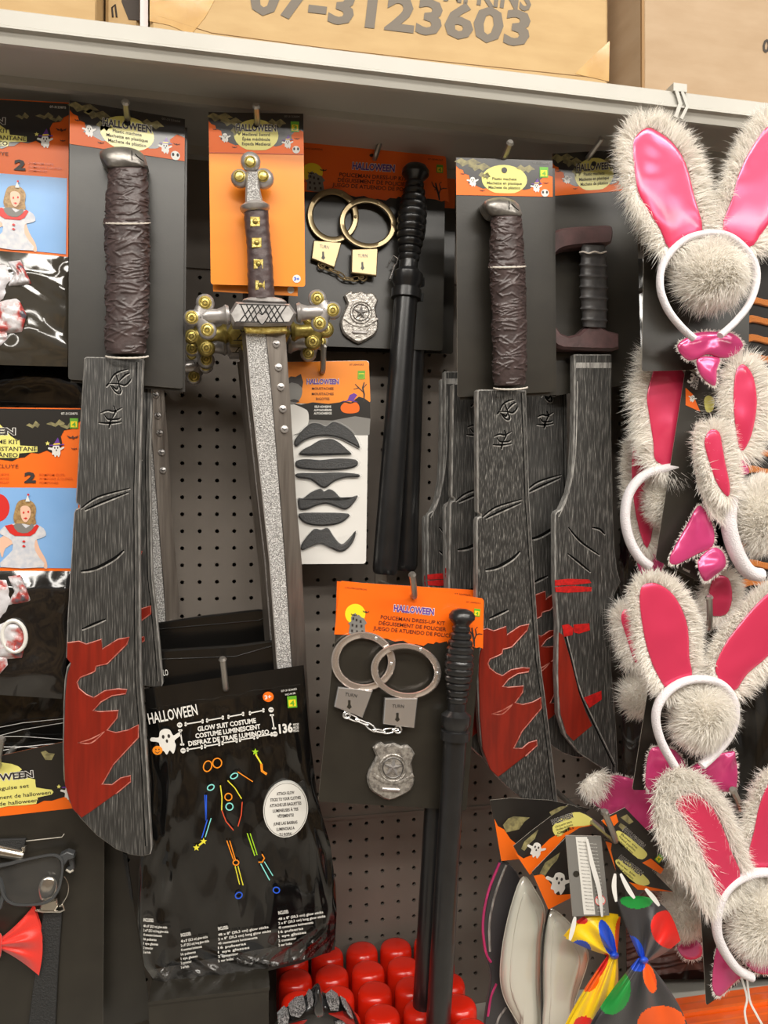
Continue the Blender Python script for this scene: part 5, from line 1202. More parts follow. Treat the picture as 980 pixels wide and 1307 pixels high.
# bow tie: right wing with pleats
def wing(par, pl, root, tip_top, tip_bot, m, h, bulge=14, ctrl=None, name='bow_wing', NR=22, NC=26, mf=None, rc=3., pleat=.005, topc=None, botc=None):
    """pleated cloth fan from a knot point to an outer edge; px control"""
    G = []
    for i in range(NR+1):
        r_ = i/NR; row = []
        for j in range(NC+1):
            s = j/NC; ey = np.array(tip_top)*(1-s)+np.array(tip_bot)*s
            nx = np.array(tip_bot)-np.array(tip_top); nx = np.array((nx[1], -nx[0]))/np.hypot(*nx)
            if nx.dot(ey-np.array(root)) < 0: nx = -nx
            ey = ey+nx*bulge*math.sin(PI*s)
            ro = np.array(root)+(np.array(tip_bot)-np.array(tip_top))/np.hypot(*(np.array(tip_bot)-np.array(tip_top)))*rc*(s-.5)*2
            w_ = r_
            p = ro*(1-w_)+ey*w_
            if topc is not None: p = p+np.array(topc)*((1-s)**2)*math.sin(PI*r_)
            if botc is not None: p = p+np.array(botc)*(s**2)*math.sin(PI*r_)
            hh = h+.010*math.sin(PI*min(r_*.95+.05, 1))*math.sin(PI*s)+pleat*(1-r_*.75)*math.sin(r_*PI*.9)*math.sin(s*PI*5+.6)
            row.append(pl(p[0], p[1], hh))
        G.append(row)
    b = MB(); b.grid(G, m, mf); G2 = [[p-pl.n*.006 for p in row] for row in G]; b.grid(G2, m); return b.build(name, par, smooth=80)
wing(t, pX, ZD(-14, 1000), ZD(130, 850), ZD(152, 1118), 'satin_red', .010, 8, name='bow_tie_wing', topc=(0, 3), botc=(0, -3))
wing(t, pX, ZD(-14, 1000), ZD(-160, 880), ZD(-170, 1110), 'satin_red', .010, 8, name='bow_tie_wing')
b = MB(); b.pillow(pX, spl(SD([(-40, 960), (-14, 950), (8, 962), (4, 1040), (-14, 1050), (-40, 1040)]), 3), 'satin_red', .012, .010, 4, skirt=.008); b.build('bow_knot', t, smooth=60)
hook((-1, 975), (2, 943), .150, 'steel display hook at the disguise set with the red bow tie')
pX2 = Pl(.115, (150, 1200)); tt = thing('disguise_set', 'plain black card of a second disguise set behind the one with glasses', 'costume kit', pX2(150, 1300))
card(tt, pX2, ((20, 1010), (150, 1030), (194, 1300), (60, 1340)), 'card_black'); b = MB(); b.poly(pX2, SD([(478, 640), (495, 645), (520, 820), (512, 828)]), 'elastic_black', 0, .004); b.build('suspender_strap', tt)
pX3 = Pl(.19, (240, 1300)); tt = thing('flat_black_box', 'flat black box lying under the glow suit bag beside the red bottles', 'box', (Pl(.19)(270, 1300).x, -.19, ZB))
xa, xc = Pl(.2)(190, 1290).x, Pl(.2)(343, 1290).x; zt = Pl(.2)(270, 1272).z
b = MB(); b.box((xa, -.2, ZB), (xc, -.03, zt), 'card_black'); b.build('box_body', tt); b = MB(); b.box((xa-.001, -.202, zt), (xc+.001, -.029, zt+.004), 'card_black'); b.build('lid', tt)
# ================================================================ rabbit costume kits
def offset_out(P, d):
    P = list(P)
    if area2(P) > 0: P = P[::-1]
    return inset(P, -d), P
def fur(b, roots, dirs, length, width, m, rng):
    """tapered bent ribbons; roots, dirs (N,3) metres"""
    N = len(roots); sd = np.cross(dirs, rng.normal(size=(N, 3))); sd /= np.linalg.norm(sd, axis=1)[:, None]+1e-9
    L = length*rng.uniform(.6, 1.25, N); cur = rng.normal(size=(N, 3))*.22+np.array((0, 0, -.30))
    p1 = roots+dirs*(L*.5)[:, None]; p2 = p1+(dirs+cur)*(L*.5)[:, None]
    w_ = width*rng.uniform(.6, 1.3, N)[:, None]
    V = np.stack([roots-sd*w_, roots+sd*w_, p1-sd*w_*.75, p1+sd*w_*.75, p2], 1).reshape(-1, 3)
    o = len(b.v); k = b.mi(m); b.v += [tuple(x) for x in V.tolist()]
    for i in range(N):
        q = o+5*i; b.f.append([q, q+1, q+3, q+2]); b.f.append([q+2, q+3, q+4]); b.m += [k, k]
def ear(par, pl, pink, h=.012, fw=14., flen=None, dens=17., mat='irid_pink', seed=0, back=None, skip=None):
    rng = np.random.default_rng(seed); P = spl(pink, 3); out, P = offset_out(P, fw*.55)
    s = pl.px(*P[0]); flen = flen or fw
    body = back if back is not None else out
    b = MB(); b.pillow(pl, body, 'fur_base', h-.004, .006, 4, skirt=.012)
    # fur round the rim
    A = np.array(P); B = np.array(out); n = len(P); seg = np.hypot(*(np.roll(A, -1, 0)-A).T); per = seg.sum(); N = int(per*dens)
    idx = rng.choice(n, N, p=seg/per); t = rng.random(N); r = rng.random(N)**.8
    pa = A[idx]*(1-t)[:, None]+A[(idx+1) % n]*t[:, None]; pb = B[idx]*(1-t)[:, None]+B[(idx+1) % n]*t[:, None]
    px = pa*(1-r)[:, None]+pb*r[:, None]; nrm = pb-pa; nrm /= np.hypot(*nrm.T)[:, None]+1e-9
    ex = np.array((pl(P[0][0]+1, P[0][1])-pl(*P[0])).normalized()); nn = np.array(pl.n); ey = np.cross(nn, ex)
    hh = h+.003+.003*np.sin(PI*r)*rng.random(N)-.010*r*rng.random(N)
    roots = np.array([pl(x, y, q) for (x, y), q in zip(px, hh)])
    ph = idx*.23+seed; jit = rng.normal(size=(N, 2))*.22+np.stack([np.sin(ph*2.1)+np.sin(ph*5.3), np.cos(ph*1.7)+np.sin(ph*4.1)-.5], 1)*.22
    d2 = nrm+jit+np.array((0., .25)) if False else nrm+jit
    dirs = ex*d2[:, :1]-ey*d2[:, 1:]+nn*rng.uniform(-.25, .75, N)[:, None]; dirs /= np.linalg.norm(dirs, axis=1)[:, None]
    fur(b, roots, dirs, flen*s*1.05, .00055, 'fur_white', rng)
    if back is not None: patch_fur(b, pl, back, h+.002, flen, rng, dens*.07, hole=P)
    f_ = b.build('furry_ear', par, smooth=60, label='shaggy white fur ear')
    b = MB(); b.pillow(pl, P, mat, h+.003+(.006 if back is not None else 0), .0025, 6, skirt=.002, power=.8); b.build('ear_lining', f_, smooth=70, label='shiny pink iridescent ear lining')
    return f_
def inside(P, x, y):
    c = False; n = len(P); j = n-1
    for i in range(n):
        if (P[i][1] > y) != (P[j][1] > y) and x < (P[j][0]-P[i][0])*(y-P[i][1])/(P[j][1]-P[i][1])+P[i][0]: c = not c
        j = i
    return c
def patch_fur(b, pl, P, h, flen, rng, dens, down=(0., .8), hole=None):
    A = np.array(P); lo, hi = A.min(0), A.max(0); N = int((hi-lo).prod()*dens); px = rng.uniform(lo, hi, (N, 2)); px = np.array([p for p in px if inside(P, *p) and not (hole and inside(hole, *p))])
    if not len(px): return
    N = len(px); s = pl.px(*P[0]); ex = np.array((pl(P[0][0]+1, P[0][1])-pl(*P[0])).normalized()); nn = np.array(pl.n); ey = np.cross(nn, ex); c = A.mean(0)
    d2 = (px-c)/np.abs(hi-lo).max()*1.6+rng.normal(size=(N, 2))*.4+np.array(down)*.3
    dirs = ex*d2[:, :1]-ey*d2[:, 1:]+nn*rng.uniform(.3, .9, N)[:, None]; dirs /= np.linalg.norm(dirs, axis=1)[:, None]
    roots = np.array([pl(x, y, h) for x, y in px]); fur(b, roots, dirs, flen*s*1.3, .0006, 'fur_white', rng)
def pompom(par, pl, cx, cy, rx, ry, h, seed=0, N=6500):
    rng = np.random.default_rng(seed); s = pl.px(cx, cy); b = MB(); b.blob(pl, cx, cy, rx*.80, ry*.80, 'fur_base', h, rz=min(rx, ry)*.62, nu=20, nv=12)
    v = rng.normal(size=(N, 3)); v /= np.linalg.norm(v, axis=1)[:, None]; v[:, 2] = np.where(v[:, 2] < -.35, -v[:, 2], v[:, 2])
    ex = np.array((pl(cx+1, cy)-pl(cx, cy)).normalized()); nn = np.array(pl.n); ey = np.cross(nn, ex); C = np.array(pl(cx, cy, h)); rz = min(rx, ry)*.75
    roots = C+(ex*v[:, :1]*rx+ey*v[:, 1:2]*ry)*s*.78+nn*v[:, 2:]*rz*s*.80
    sw = np.cross(v, np.array((.3, .2, 1.)))*.75+np.array((-.45, -.1, 0))*(v[:, 2:] > .2)
    d = v+sw+rng.normal(size=(N, 3))*.2+np.sin(v*5.+seed)*.3; dirs = ex*d[:, :1]+ey*d[:, 1:2]+nn*d[:, 2:]; dirs /= np.linalg.norm(dirs, axis=1)[:, None]
    fur(b, roots, dirs, min(rx, ry)*.42*s, .00055, 'fur_white', rng)
    return b.build('pompom_tail', par, smooth=60, label='round white fur pompom tail')
def band(par, pl, pts, r, h):
    b = MB(); b.tube(pl, spl(pts, 5, False), r, 'plush_band', n=10, h=h, flat=1.3); return b.build('headband', par, smooth=60)
def pink_bow(par, pl, polys, h, seed=0):
    for k, P in enumerate(polys):
        b = MB(); b.pillow(pl, spl(P, 3), 'irid_violet', h, .005, 5, skirt=.004, power=.7); w_ = b.build('bow_wing', par, smooth=50, label='crumpled pink iridescent bow')
        rng = np.random.default_rng(seed+k); bb = MB(); out, PP = offset_out(spl(P, 3), 2.); A = np.array(PP); n = len(PP); N = n*14; i = rng.integers(0, n, N); t = rng.random(N)[:, None]
        px = A[i]*(1-t)+A[(i+1) % n]*t; c = A.mean(0); d2 = (px-c); d2 /= np.hypot(*d2.T)[:, None]; d2 = d2+rng.normal(size=(N, 2))*.4
        ex = np.array((pl(c[0]+1, c[1])-pl(*c)).normalized()); nn = np.array(pl.n); ey = np.cross(nn, ex); dirs = ex*d2[:, :1]-ey*d2[:, 1:]+nn*rng.uniform(-.3, .4, N)[:, None]; dirs /= np.linalg.norm(dirs, axis=1)[:, None]
        fur(bb, np.array([pl(x, y, h) for x, y in px]), dirs, 4.5*pl.px(*c), .0006, 'fur_white', rng); bb.build('fur_trim', w_, kind='stuff')
def rabbit(label, pl, base): return thing('rabbit_costume_kit', label, 'costume kit', pl(*base), 'rabbit ear costume kits')
def zz(ox, oy, z): return lambda L: [(ox+x/z, oy+y/z) for x, y in L]
# --- kit at the top, over the shelf lip
Z = zz(780, 130, 4.215); p1_ = Pl(.283, (890, 290)); t = rabbit('rabbit kit with big ears rising over the shelf lip', p1_, (890, 480))
card(t, Pl(.255, (890, 380)), ((822, 292), (958, 300), (955, 470), (819, 474)), 'card_black')
ear(t, p1_, Z([(190, 140), (130, 190), (118, 260), (130, 400), (160, 520), (260, 680), (310, 785), (390, 740), (490, 690), (450, 520), (400, 330), (330, 220), (250, 160)]), fw=20, seed=1)
ear(t, p1_, Z([(850, 125), (760, 240), (690, 380), (650, 520), (600, 690), (740, 780), (800, 720), (860, 640), (950, 540), (1010, 380), (980, 200), (920, 130)]), fw=19, seed=2)
band(t, p1_, Z([(445, 1275), (370, 1205), (300, 1110), (262, 990), (285, 860), (390, 745), (530, 707), (650, 732), (755, 840), (782, 950), (745, 1080), (670, 1180), (585, 1258)]), 4.3, .020)
pompom(t, p1_, *Z([(522, 930)])[0], 53, 46, .006, 3)
Zb = zz(780, 400, 3.63)
pink_bow(t, p1_, [Zb([(305, 150), (390, 92), (470, 85), (560, 92), (612, 148), (560, 200), (500, 205), (440, 190), (360, 220)]), Zb([(400, 205), (500, 205), (490, 260), (482, 335), (435, 310), (405, 268)])], -.004, 4)
hook((872, 340), (873, 318), .262, 'steel display hook hidden in the fur of the topmost rabbit kit')
# --- turned kit with the card seen at a slant
p2_ = Pl(.215, (840, 600), turn=-8); t = rabbit('rabbit kit turned sideways with its slanting card and one ear showing', p2_, (845, 740))
ear(t, p2_, Zb([(232, 188), (200, 215), (190, 280), (165, 380), (175, 470), (195, 600), (200, 670), (235, 700), (305, 710), (335, 540), (348, 430), (345, 300), (310, 240), (265, 200)]), fw=21, seed=5)
band(t, p2_, Zb([(300, 715), (240, 722), (150, 752), (84, 830), (64, 940), (85, 1050), (130, 1130), (178, 1172)]), 6.0, .016)
pompom(t, p2_, *Zb([(235, 850)])[0], 26, 42, -.008, 6, 4500)
p2c = Pl(.245, (880, 600), turn=-14)
qc = card(t, p2c, (*Zb([(345, 252), (490, 350), (420, 1248), (205, 1140)]),), 'card_black')
b = MB(); b.poly(p2c, Zb([(345, 345), (378, 375), (412, 455), (345, 425)]), 'print_orange', 0, .0006); ghost(b, p2c, Aff(*Zb([(375, 395)])[0], 20), 0, 0, 9, .0009); b.flat(p2c, spl(Zb([(430, 400), (450, 380), (478, 400), (470, 450), (440, 455)]), 3), 'print_yellow', .0006); b.build('printed_header', t, smooth=0, kind='stuff')
b = MB(); q = Aff(*Zb([(362, 322)])[0], 25); txt(b, p2c, q, '3', 0, 0, 6, 13, 'print_white', .0007, 'C', .03)
for k, s_ in enumerate(('PCS', 'PIÈCES', 'PIEZAS')): txt(b, p2c, Aff(*Zb([(376+k*11, 285+k*7)])[0], 100), s_, 0, 0, 15, 2.6, 'print_white', .0007, 'L', .02)
txt(b, p2c, Aff(*Zb([(345, 1195)])[0], 25), 'WARNING', 0, 0, 10, 3, 'print_white', .0007, 'C', .02); b.build('lettering', t, smooth=0, kind='stuff')
# --- kit beside it with a tall narrow pair of ears
p3_ = Pl(.262, (930, 600)); t = rabbit('rabbit kit with two narrow ears and a pink bow beside the slanting card', p3_, (930, 735))
ear(t, p3_, Zb([(600, 238), (575, 280), (566, 400), (577, 540), (600, 640), (640, 590), (665, 500), (675, 400), (660, 300), (630, 248)]), fw=18, seed=7)
ear(t, p3_, Zb([(458, 540), (432, 590), (442, 650), (470, 740), (500, 805), (540, 850), (550, 800), (530, 700), (515, 620), (500, 550)]), h=.020, fw=15, seed=8)
b = MB(); P = spl(Zb([(380, 560), (420, 510), (440, 620), (480, 760), (560, 880), (560, 960), (480, 950), (420, 850), (385, 720)]), 3); b.pillow(p3_, P, 'fur_base', .004, .012, 4, skirt=.008); patch_fur(b, p3_, P, .012, 9, np.random.default_rng(9), .9); b.build('ear_back', t, smooth=60)
b = MB(); b.pillow(p3_, spl(Zb([(592, 690), (615, 670), (640, 735), (612, 748), (585, 742)]), 3), 'irid_violet', .012, .006, 4); b.build('ear_fold', t, smooth=60)
band(t, p3_, Zb([(575, 770), (548, 880), (545, 990), (580, 1110), (635, 1195), (690, 1212)]), 9., .012)
pompom(t, p3_, *Zb([(690, 930)])[0], 38, 55, .010, 10, 6000)
pink_bow(t, p3_, [Zb([(400, 892), (345, 990), (270, 1130), (300, 1165), (400, 1115), (470, 1080), (475, 1000), (440, 920)]), Zb([(400, 1150), (470, 1085), (520, 1110), (530, 1170), (480, 1215), (430, 1240)])], .006, 11)
hook((908, 477), (906, 470), .23, 'steel display hook holding the slanting rabbit card')
# --- kit with rounded ears below
Z4r = zz(770, 710, 4.357); p4_ = Pl(.285, (880, 870)); t = rabbit('rabbit kit with rounded coral pink ears beside the curved machete tip', p4_, (890, 990))
card(t, Pl(.250, (850, 930)), (*Z4r([(255, 700), (560, 700), (420, 1300), (160, 1300)]),), 'card_black')
ear(t, p4_, Z4r([(222, 160), (202, 220), (210, 340), (240, 500), (290, 640), (365, 752), (420, 720), (492, 668), (478, 560), (470, 400), (430, 280), (370, 195), (290, 150)]), fw=17, flen=14, seed=12)
ear(t, p4_, Z4r([(925, 200), (830, 290), (740, 400), (670, 500), (622, 640), (720, 752), (800, 655), (915, 555), (990, 440), (1000, 300), (970, 215)]), fw=17, flen=14, seed=13)
band(t, p4_, Z4r([(395, 1165), (325, 1040), (292, 920), (305, 825), (365, 745), (455, 695), (560, 684), (655, 712), (720, 790), (730, 900), (690, 1010), (610, 1105), (545, 1165)]), 5.2, .020)
pompom(t, p4_, *Z4r([(540, 880)])[0], 43, 45, .006, 14)
pink_bow(t, p4_, [Z4r([(255, 1085), (300, 1060), (400, 1080), (460, 1180), (400, 1270), (250, 1300), (235, 1200)]), Z4r([(480, 1200), (560, 1130), (700, 1085), (736, 1110), (738, 1290), (620, 1300)])], -.012, 15)
hook((900, 800), (905, 762), .252, 'bent steel display hook between the rounded coral pink ears')
# --- kit behind it
p4b = Pl(.175, (800, 840)); t = rabbit('rabbit kit half hidden behind the rounded coral pink ears', p4b, (820, 960))
ear(t, p4b, Z4r([(112, 300), (98, 350), (125, 440), (175, 590), (200, 560), (190, 440), (165, 340), (140, 300)]), fw=15, seed=16)
pompom(t, p4b, *Z4r([(200, 760)])[0], 30, 34, .0, 17, 1800)
p3b = Pl(.17, (830, 680)); t = rabbit('dim rabbit kit with pink bow half hidden behind the sideways kit', p3b, (830, 730))
ear(t, p3b, [(812, 560), (806, 600), (812, 660), (826, 700), (836, 650), (832, 590)], fw=13, seed=31)
pink_bow(t, p3b, [[(812, 690), (830, 660), (848, 690), (844, 730), (818, 735)]], .004, 32)
p4c = Pl(.21, (930, 760)); t = rabbit('rabbit kit whose single ear shows between the two rounded coral ears', p4c, (925, 800))
ear(t, p4c, Z4r([(615, 120), (590, 180), (582, 260), (590, 325), (680, 325), (715, 240), (705, 140), (660, 105)]), fw=13, seed=33)
# --- lowest kit
Z5 = zz(780, 930, 3.465); p5_ = Pl(.300, (920, 1120)); t = rabbit('lowest rabbit kit, its ear lining streaked violet, above the orange packs', p5_, (930, 1280))
bk = spl(Z5([(300, 180), (215, 230), (195, 330), (215, 470), (290, 590), (360, 680), (420, 790), (480, 760), (575, 665), (560, 540), (520, 420), (470, 320), (400, 230)]), 3)
ear(t, p5_, Z5([(300, 305), (282, 332), (305, 375), (352, 450), (402, 560), (442, 650), (482, 750), (572, 660), (530, 540), (490, 430), (450, 352), (385, 292), (340, 286)]), h=.016, fw=15, seed=18, back=bk)
ear(t, p5_, Z5([(700, 235), (655, 340), (632, 450), (607, 560), (640, 618), (700, 612), (750, 590), (790, 480), (800, 320), (750, 225)]), fw=17, seed=19)
band(t, p5_, Z5([(620, 1098), (560, 1066), (500, 985), (468, 900), (470, 805), (503, 720), (565, 665), (650, 638), (740, 650), (820, 730), (850, 850)]), 5.6, .022)
pompom(t, p5_, *Z5([(648, 835)])[0], 44, 52, .008, 20)
pink_bow(t, p5_, [Z5([(465, 970), (445, 1130), (480, 1185), (560, 1110), (620, 1095), (560, 1040), (500, 985)]), Z5([(590, 1030), (640, 1010), (720, 1030), (720, 1085), (640, 1080)])], .0, 21)
card(t, Pl(.275, (900, 1200)), (*Z5([(392, 740), (600, 760), (560, 1130), (420, 1225)]),), 'card_black')
for k, L_ in enumerate(([(575, 1100), (600, 1190), (590, 1250), (600, 1310)], [(600, 1100), (612, 1200), (640, 1260), (668, 1310)])):
    b = MB(); b.tube(p5_, spl(Z5(L_), 4, False), 1.6, 'ribbon_white', n=6, h=.006, flat=.4); b.build('white_cord', t)
hook((940, 1030), (935, 1008), .285, 'bent steel display hook over the lowest rabbit kit')
p5b = Pl(.22, (860, 1150)); t = rabbit('rabbit kit with a dim pompom tail behind the lowest kit and the bow ties', p5b, (870, 1230))
pompom(t, p5b, *Z5([(320, 800)])[0], 34, 38, .0, 22, 2600)
b = MB(); P = spl(Z5([(230, 420), (300, 480), (340, 640), (330, 740), (240, 720), (200, 600)]), 3); b.pillow(p5b, P, 'fur_base', .0, .012, 4, skirt=.008); patch_fur(b, p5b, P, .008, 10, np.random.default_rng(23), .9); b.build('ear_back', t, smooth=60)
pink_bow(t, p5b, [Z5([(290, 960), (360, 930), (400, 960), (395, 1010), (330, 1020)])], .0, 24)
p6_ = Pl(.17, (790, 1030)); t = rabbit('dim rabbit kit with a crumpled violet bow under the curved machete tip', p6_, (790, 1070))
pink_bow(t, p6_, [[(752, 1000), (775, 990), (800, 992), (838, 1010), (840, 1050), (810, 1062), (780, 1040), (756, 1024)]], .0, 25)
b = MB(); P = spl([(742, 1000), (760, 985), (775, 990), (765, 1015), (748, 1015)], 3); b.pillow(p6_, P, 'fur_base', 0, .01, 3); patch_fur(b, p6_, P, .004, 9, np.random.default_rng(26), .9); b.build('ear_back', t, smooth=60)
# --- striped kit and dark bags behind the rabbits
pT = Pl(.10, (965, 560)); t = thing('tiger_costume_kit', 'black and orange striped tiger costume kit behind the rabbit kits', 'costume kit', pT(970, 760))
b = MB(); b.poly(pT, [(925, 330), (1040, 330), (1040, 770), (925, 770)], 'tiger_black', 0, .004); b.build('dark_backing', t)
for k in range(16):
    y = 380+k*24; b = MB(); b.poly(pT, spl([(940, y+4), (960, y-2), (985, y+3), (1030, y-3), (1035, y+6), (990, y+12), (962, y+7), (945, y+12)], 3), 'tiger_orange', .003, .008, bev=1); b.build('orange_stripe', t, smooth=50)
pT2 = Pl(.06, (880, 700)); t = thing('costume_bag', 'large dark costume bag hanging deep behind the rabbit kits', 'costume bag', pT2(880, 1200))
film_bag(t, pT2, [(800, 330), (790, 760), (800, 1250)], [(935, 330), (990, 760), (1005, 1250)], 'bag_black', .006, 41); b = MB(); b.poly(pT2, [(800, 330), (935, 330), (990, 760), (1005, 1250), (800, 1250)], 'bag_black_flat', -.01, -.008); b.build('bag_back', t)

# ================================================================ iridescent ears, bow ties and their tags
Z9 = zz(610, 980, 3.63)
def tag_card(t, pl, poly, edges, title_at, ang, ghost_at=None, orange=None, moon=None, title_w=30, green=None, lines=('Bow tie', 'Nœud papillon', 'Corbata de lazo')):
    b = MB(); b.poly(pl, Z9(poly), 'print_black', -.0006, 0, side='card_edge'); b.build('header_card', t, smooth=0)
    b = MB()
    for L_ in orange or []: b.flat(pl, Z9(L_), 'print_orange', .0003)
    if moon: b.flat(pl, spl(Z9(moon), 3), 'print_yellow', .0003)
    if ghost_at: ghost(b, pl, Aff(*Z9([ghost_at[:2]])[0], ghost_at[3]), 0, 0, ghost_at[2], .0008)
    if green: price_tag(b, pl, Aff(*Z9([green])[0], ang), 0, 0, 10, .0008)
    for L_ in edges: b.flat(pl, Z9(L_), 'print_olive', .0005)
    b.build('printed_header', t, smooth=0, kind='stuff')
    b = MB()
    if title_at:
        q = Aff(*Z9([title_at])[0], ang); txt(b, pl, q, 'HALLOWEEN', 0, 0, title_w, 6., 'print_white', .0008, 'L', .07); txt(b, pl, q, 'HALLOWEEN', 0, 0, title_w, 6., 'print_ink', .0011, 'L', .03)
        c, s_ = math.cos(math.radians(ang)), math.sin(math.radians(ang)); x, y = Z9([title_at])[0]
        for k, l in enumerate(lines): txt(b, pl, Aff(x-s_*(5.5+k*4.2)+c*2, y+c*(5.5+k*4.2)+s_*2, ang), l, 0, 0, title_w*.8, 2.8, 'print_ink', .0008, 'L', .0)
        b.build('lettering', t, smooth=0, kind='stuff')
def shell(label, pl, P, base):
    t = thing('iridescent_ears', label, 'costume ears', pl(*base), 'iridescent costume ears')
    O = spl(Z9(P), 4); b = MB(); b.pillow(pl, O, 'irid_pearl', 0, .014, 8, skirt=.003, power=.75); s_ = b.build('ear_shell', t, smooth=70); c_ = np.mean(np.array(O), 0); b = MB(); b.pillow(pl, [tuple(c_+(np.array(p_)-c_)*np.array((.66, .86))+np.array((2, 4))) for p_ in O], 'irid_pearl', .0115, .004, 5, skirt=.004, power=.6); b.build('inner_panel', s_, smooth=40)
    b = MB(); b.tube(pl, O, .9, 'silver_smooth' if False else 'irid_pearl', n=6, closed=True, h=.001); b.build('rim_piping', s_)
    return t
pA = Pl(.185, (660, 1200)); t = shell('pearly iridescent costume ear under the orange and black tag with two ghosts', pA, [(210, 505), (160, 620), (118, 800), (103, 960), (120, 1060), (155, 1130), (195, 1200), (205, 1260), (300, 1260), (290, 1000), (295, 800), (308, 665), (265, 570)], (670, 1330))
tag_card(t, Pl(.170, (660, 1060)), [(55, 150), (150, 140), (330, 150), (520, 190), (230, 420), (108, 432)], [[(115, 265), (140, 235), (165, 225), (240, 230), (215, 250), (190, 285), (130, 300)]], None, 0, orange=[[(75, 235), (92, 270), (120, 285), (150, 330), (175, 350), (200, 422), (108, 432)]])
tag_card(t, Pl(.205, (680, 1070)), [(163, 362), (250, 290), (330, 230), (420, 168), (480, 190), (556, 262), (470, 275), (400, 320), (330, 400), (240, 496)], [[(200, 375), (215, 340), (280, 285), (262, 330), (240, 350), (215, 385)], [(330, 205), (380, 180), (420, 175), (370, 205), (340, 222)]], (345, 262), -19, ghost_at=(268, 382, 20, 15), orange=[[(170, 392), (210, 420), (260, 400), (330, 330), (420, 275), (556, 262), (470, 278), (400, 322), (330, 402), (240, 496)]], moon=[(345, 275), (400, 225), (470, 205), (540, 255), (430, 285), (370, 320)], title_w=28, lines=('Unicorn ears', 'Oreilles de licorne', 'Orejas'))
t = shell('pearly iridescent costume ear beside the yellow polka dot bow tie', Pl(.205, (700, 1220)), [(335, 655), (312, 760), (300, 900), (300, 1060), (302, 1260), (430, 1260), (450, 1080), (510, 885), (470, 790), (420, 715)], (710, 1330))
b = MB(); b.tube(Pl(.205, (700, 1220)), spl(Z9([(330, 655), (306, 760), (295, 900), (295, 1060), (298, 1260)]), 4, False), 1.6, 'mask_black', n=6, h=.004); b.build('dark_band', t)
tag_card(t, Pl(.225, (700, 1130)), [(250, 482), (330, 400), (408, 322), (428, 604), (326, 656)], [[(285, 490), (310, 440), (380, 392), (365, 430), (340, 455), (310, 500)]], None, 0, ghost_at=(372, 535, 28, 10), orange=[[(258, 500), (300, 492), (340, 540), (365, 590), (428, 585), (428, 604), (326, 656)]])
pW = Pl(.16, (630, 1200)); t = thing('striped_wings', 'black costume wing with pink and pale edges hanging beside the pearly ears', 'costume wing', pW(635, 1330))
b = MB(); b.poly(pW, spl(Z9([(110, 430), (60, 560), (25, 720), (30, 850), (55, 930), (60, 1000), (40, 1120), (40, 1260), (190, 1260), (150, 1120), (105, 960), (120, 800), (165, 610), (200, 520)]), 3), 'satin_black', 0, .006, bev=1); b.build('wing_panel', t)
for L_, m in (([(100, 440), (45, 580), (22, 720), (35, 850), (60, 900)], 'irid_violet'), ([(130, 450), (80, 580), (52, 720), (55, 850)], 'blade_rim'), ([(85, 1000), (60, 1060), (45, 1150)], 'irid_violet'), ([(130, 1110), (95, 1160), (80, 1210)], 'blade_rim')):
    b = MB(); b.tube(pW, spl(Z9(L_), 4, False), 1.7, m, n=6, h=.006); b.build('wing_edge', t)

def bow_tie(label, pl, knot, wings, base, dots, ribbons):
    t = thing('polka_bow_tie', label, 'bow tie', pl(*base), 'polka dot bow ties')
    base_m = base
    for (tt_, tb_, bulge, topc, botc, bm) in wings:
        def mf(i, j, tt_=tt_, tb_=tb_, bm=bm): return bm
        w_ = wing(t, pl, Z9([knot])[0], Z9([tt_])[0], Z9([tb_])[0], bm, .008, bulge, NR=60, NC=70, topc=topc, botc=botc, rc=4, pleat=.006)
        me = w_.data; mats = [m for m in dict.fromkeys(d[4] for d in dots)]; idx = {}
        for m in mats: me.materials.append(MATS[m]); idx[m] = len(me.materials)-1
        off = np.array(parent_world(t)); C = np.array([p.center[:] for p in me.polygons])+off; v = C-np.array(CAMP); fz = v@np.array(FWD); X = CX+F*(v@np.array(RGT))/fz; Y = CY-F*(v@np.array(UPV))/fz
        mi = np.array([p.material_index for p in me.polygons])
        for dx, dy, rx, ry, m, rot in dots:
            (px, py), = Z9([(dx, dy)]); a = math.radians(rot); ux = (X-px)*math.cos(a)+(Y-py)*math.sin(a); uy = -(X-px)*math.sin(a)+(Y-py)*math.cos(a)
            mi[(ux/(rx/3.63))**2+(uy/(ry/3.63))**2 < 1] = idx[m]
        me.polygons.foreach_set('material_index', mi.tolist()); me.update()
    b = MB(); b.pillow(pl, circ(*Z9([knot])[0], 6, 5, 14), 'satin_blue', .010, .010, 4, skirt=.006); b.build('bow_knot', t, smooth=60)
    for L_ in ribbons: b = MB(); b.ribbon(pl, spl(Z9(L_), 5, False), 6, 'ribbon_white', .020, True); b.build('white_ribbon', t, smooth=60)
    return t
pY = Pl(.255, (770, 1220)); t = bow_tie('yellow satin bow tie with bold coloured polka dots', pY, (632, 870), [((660, 690), (405, 790), 14, (0, 0), (0, 2), 'satin_yellow'), ((395, 1240), (600, 1260), 4, (-4, 0), (6, 0), 'satin_yellow')], (740, 1330),
    [(600, 790, 30, 90, 'satin_blue', -20), (480, 830, 45, 30, 'satin_blue', 20), (560, 930, 26, 80, 'satin_crimson', 30), (520, 980, 40, 60, 'satin_orange', 20), (660, 780, 26, 90, 'satin_orange', 0), (470, 700, 40, 22, 'satin_crimson', 20), (490, 1200, 50, 50, 'satin_crimson', 0)], [[(450, 690), (440, 740), (425, 800)], [(505, 330), (530, 450), (560, 560), (575, 690)]])
b = MB(); b.poly(Pl(.272, (745, 1110)), Z9([(405, 313), (570, 316), (608, 684), (438, 688)]), 'print_grey', -.0008, 0, side='card_edge')
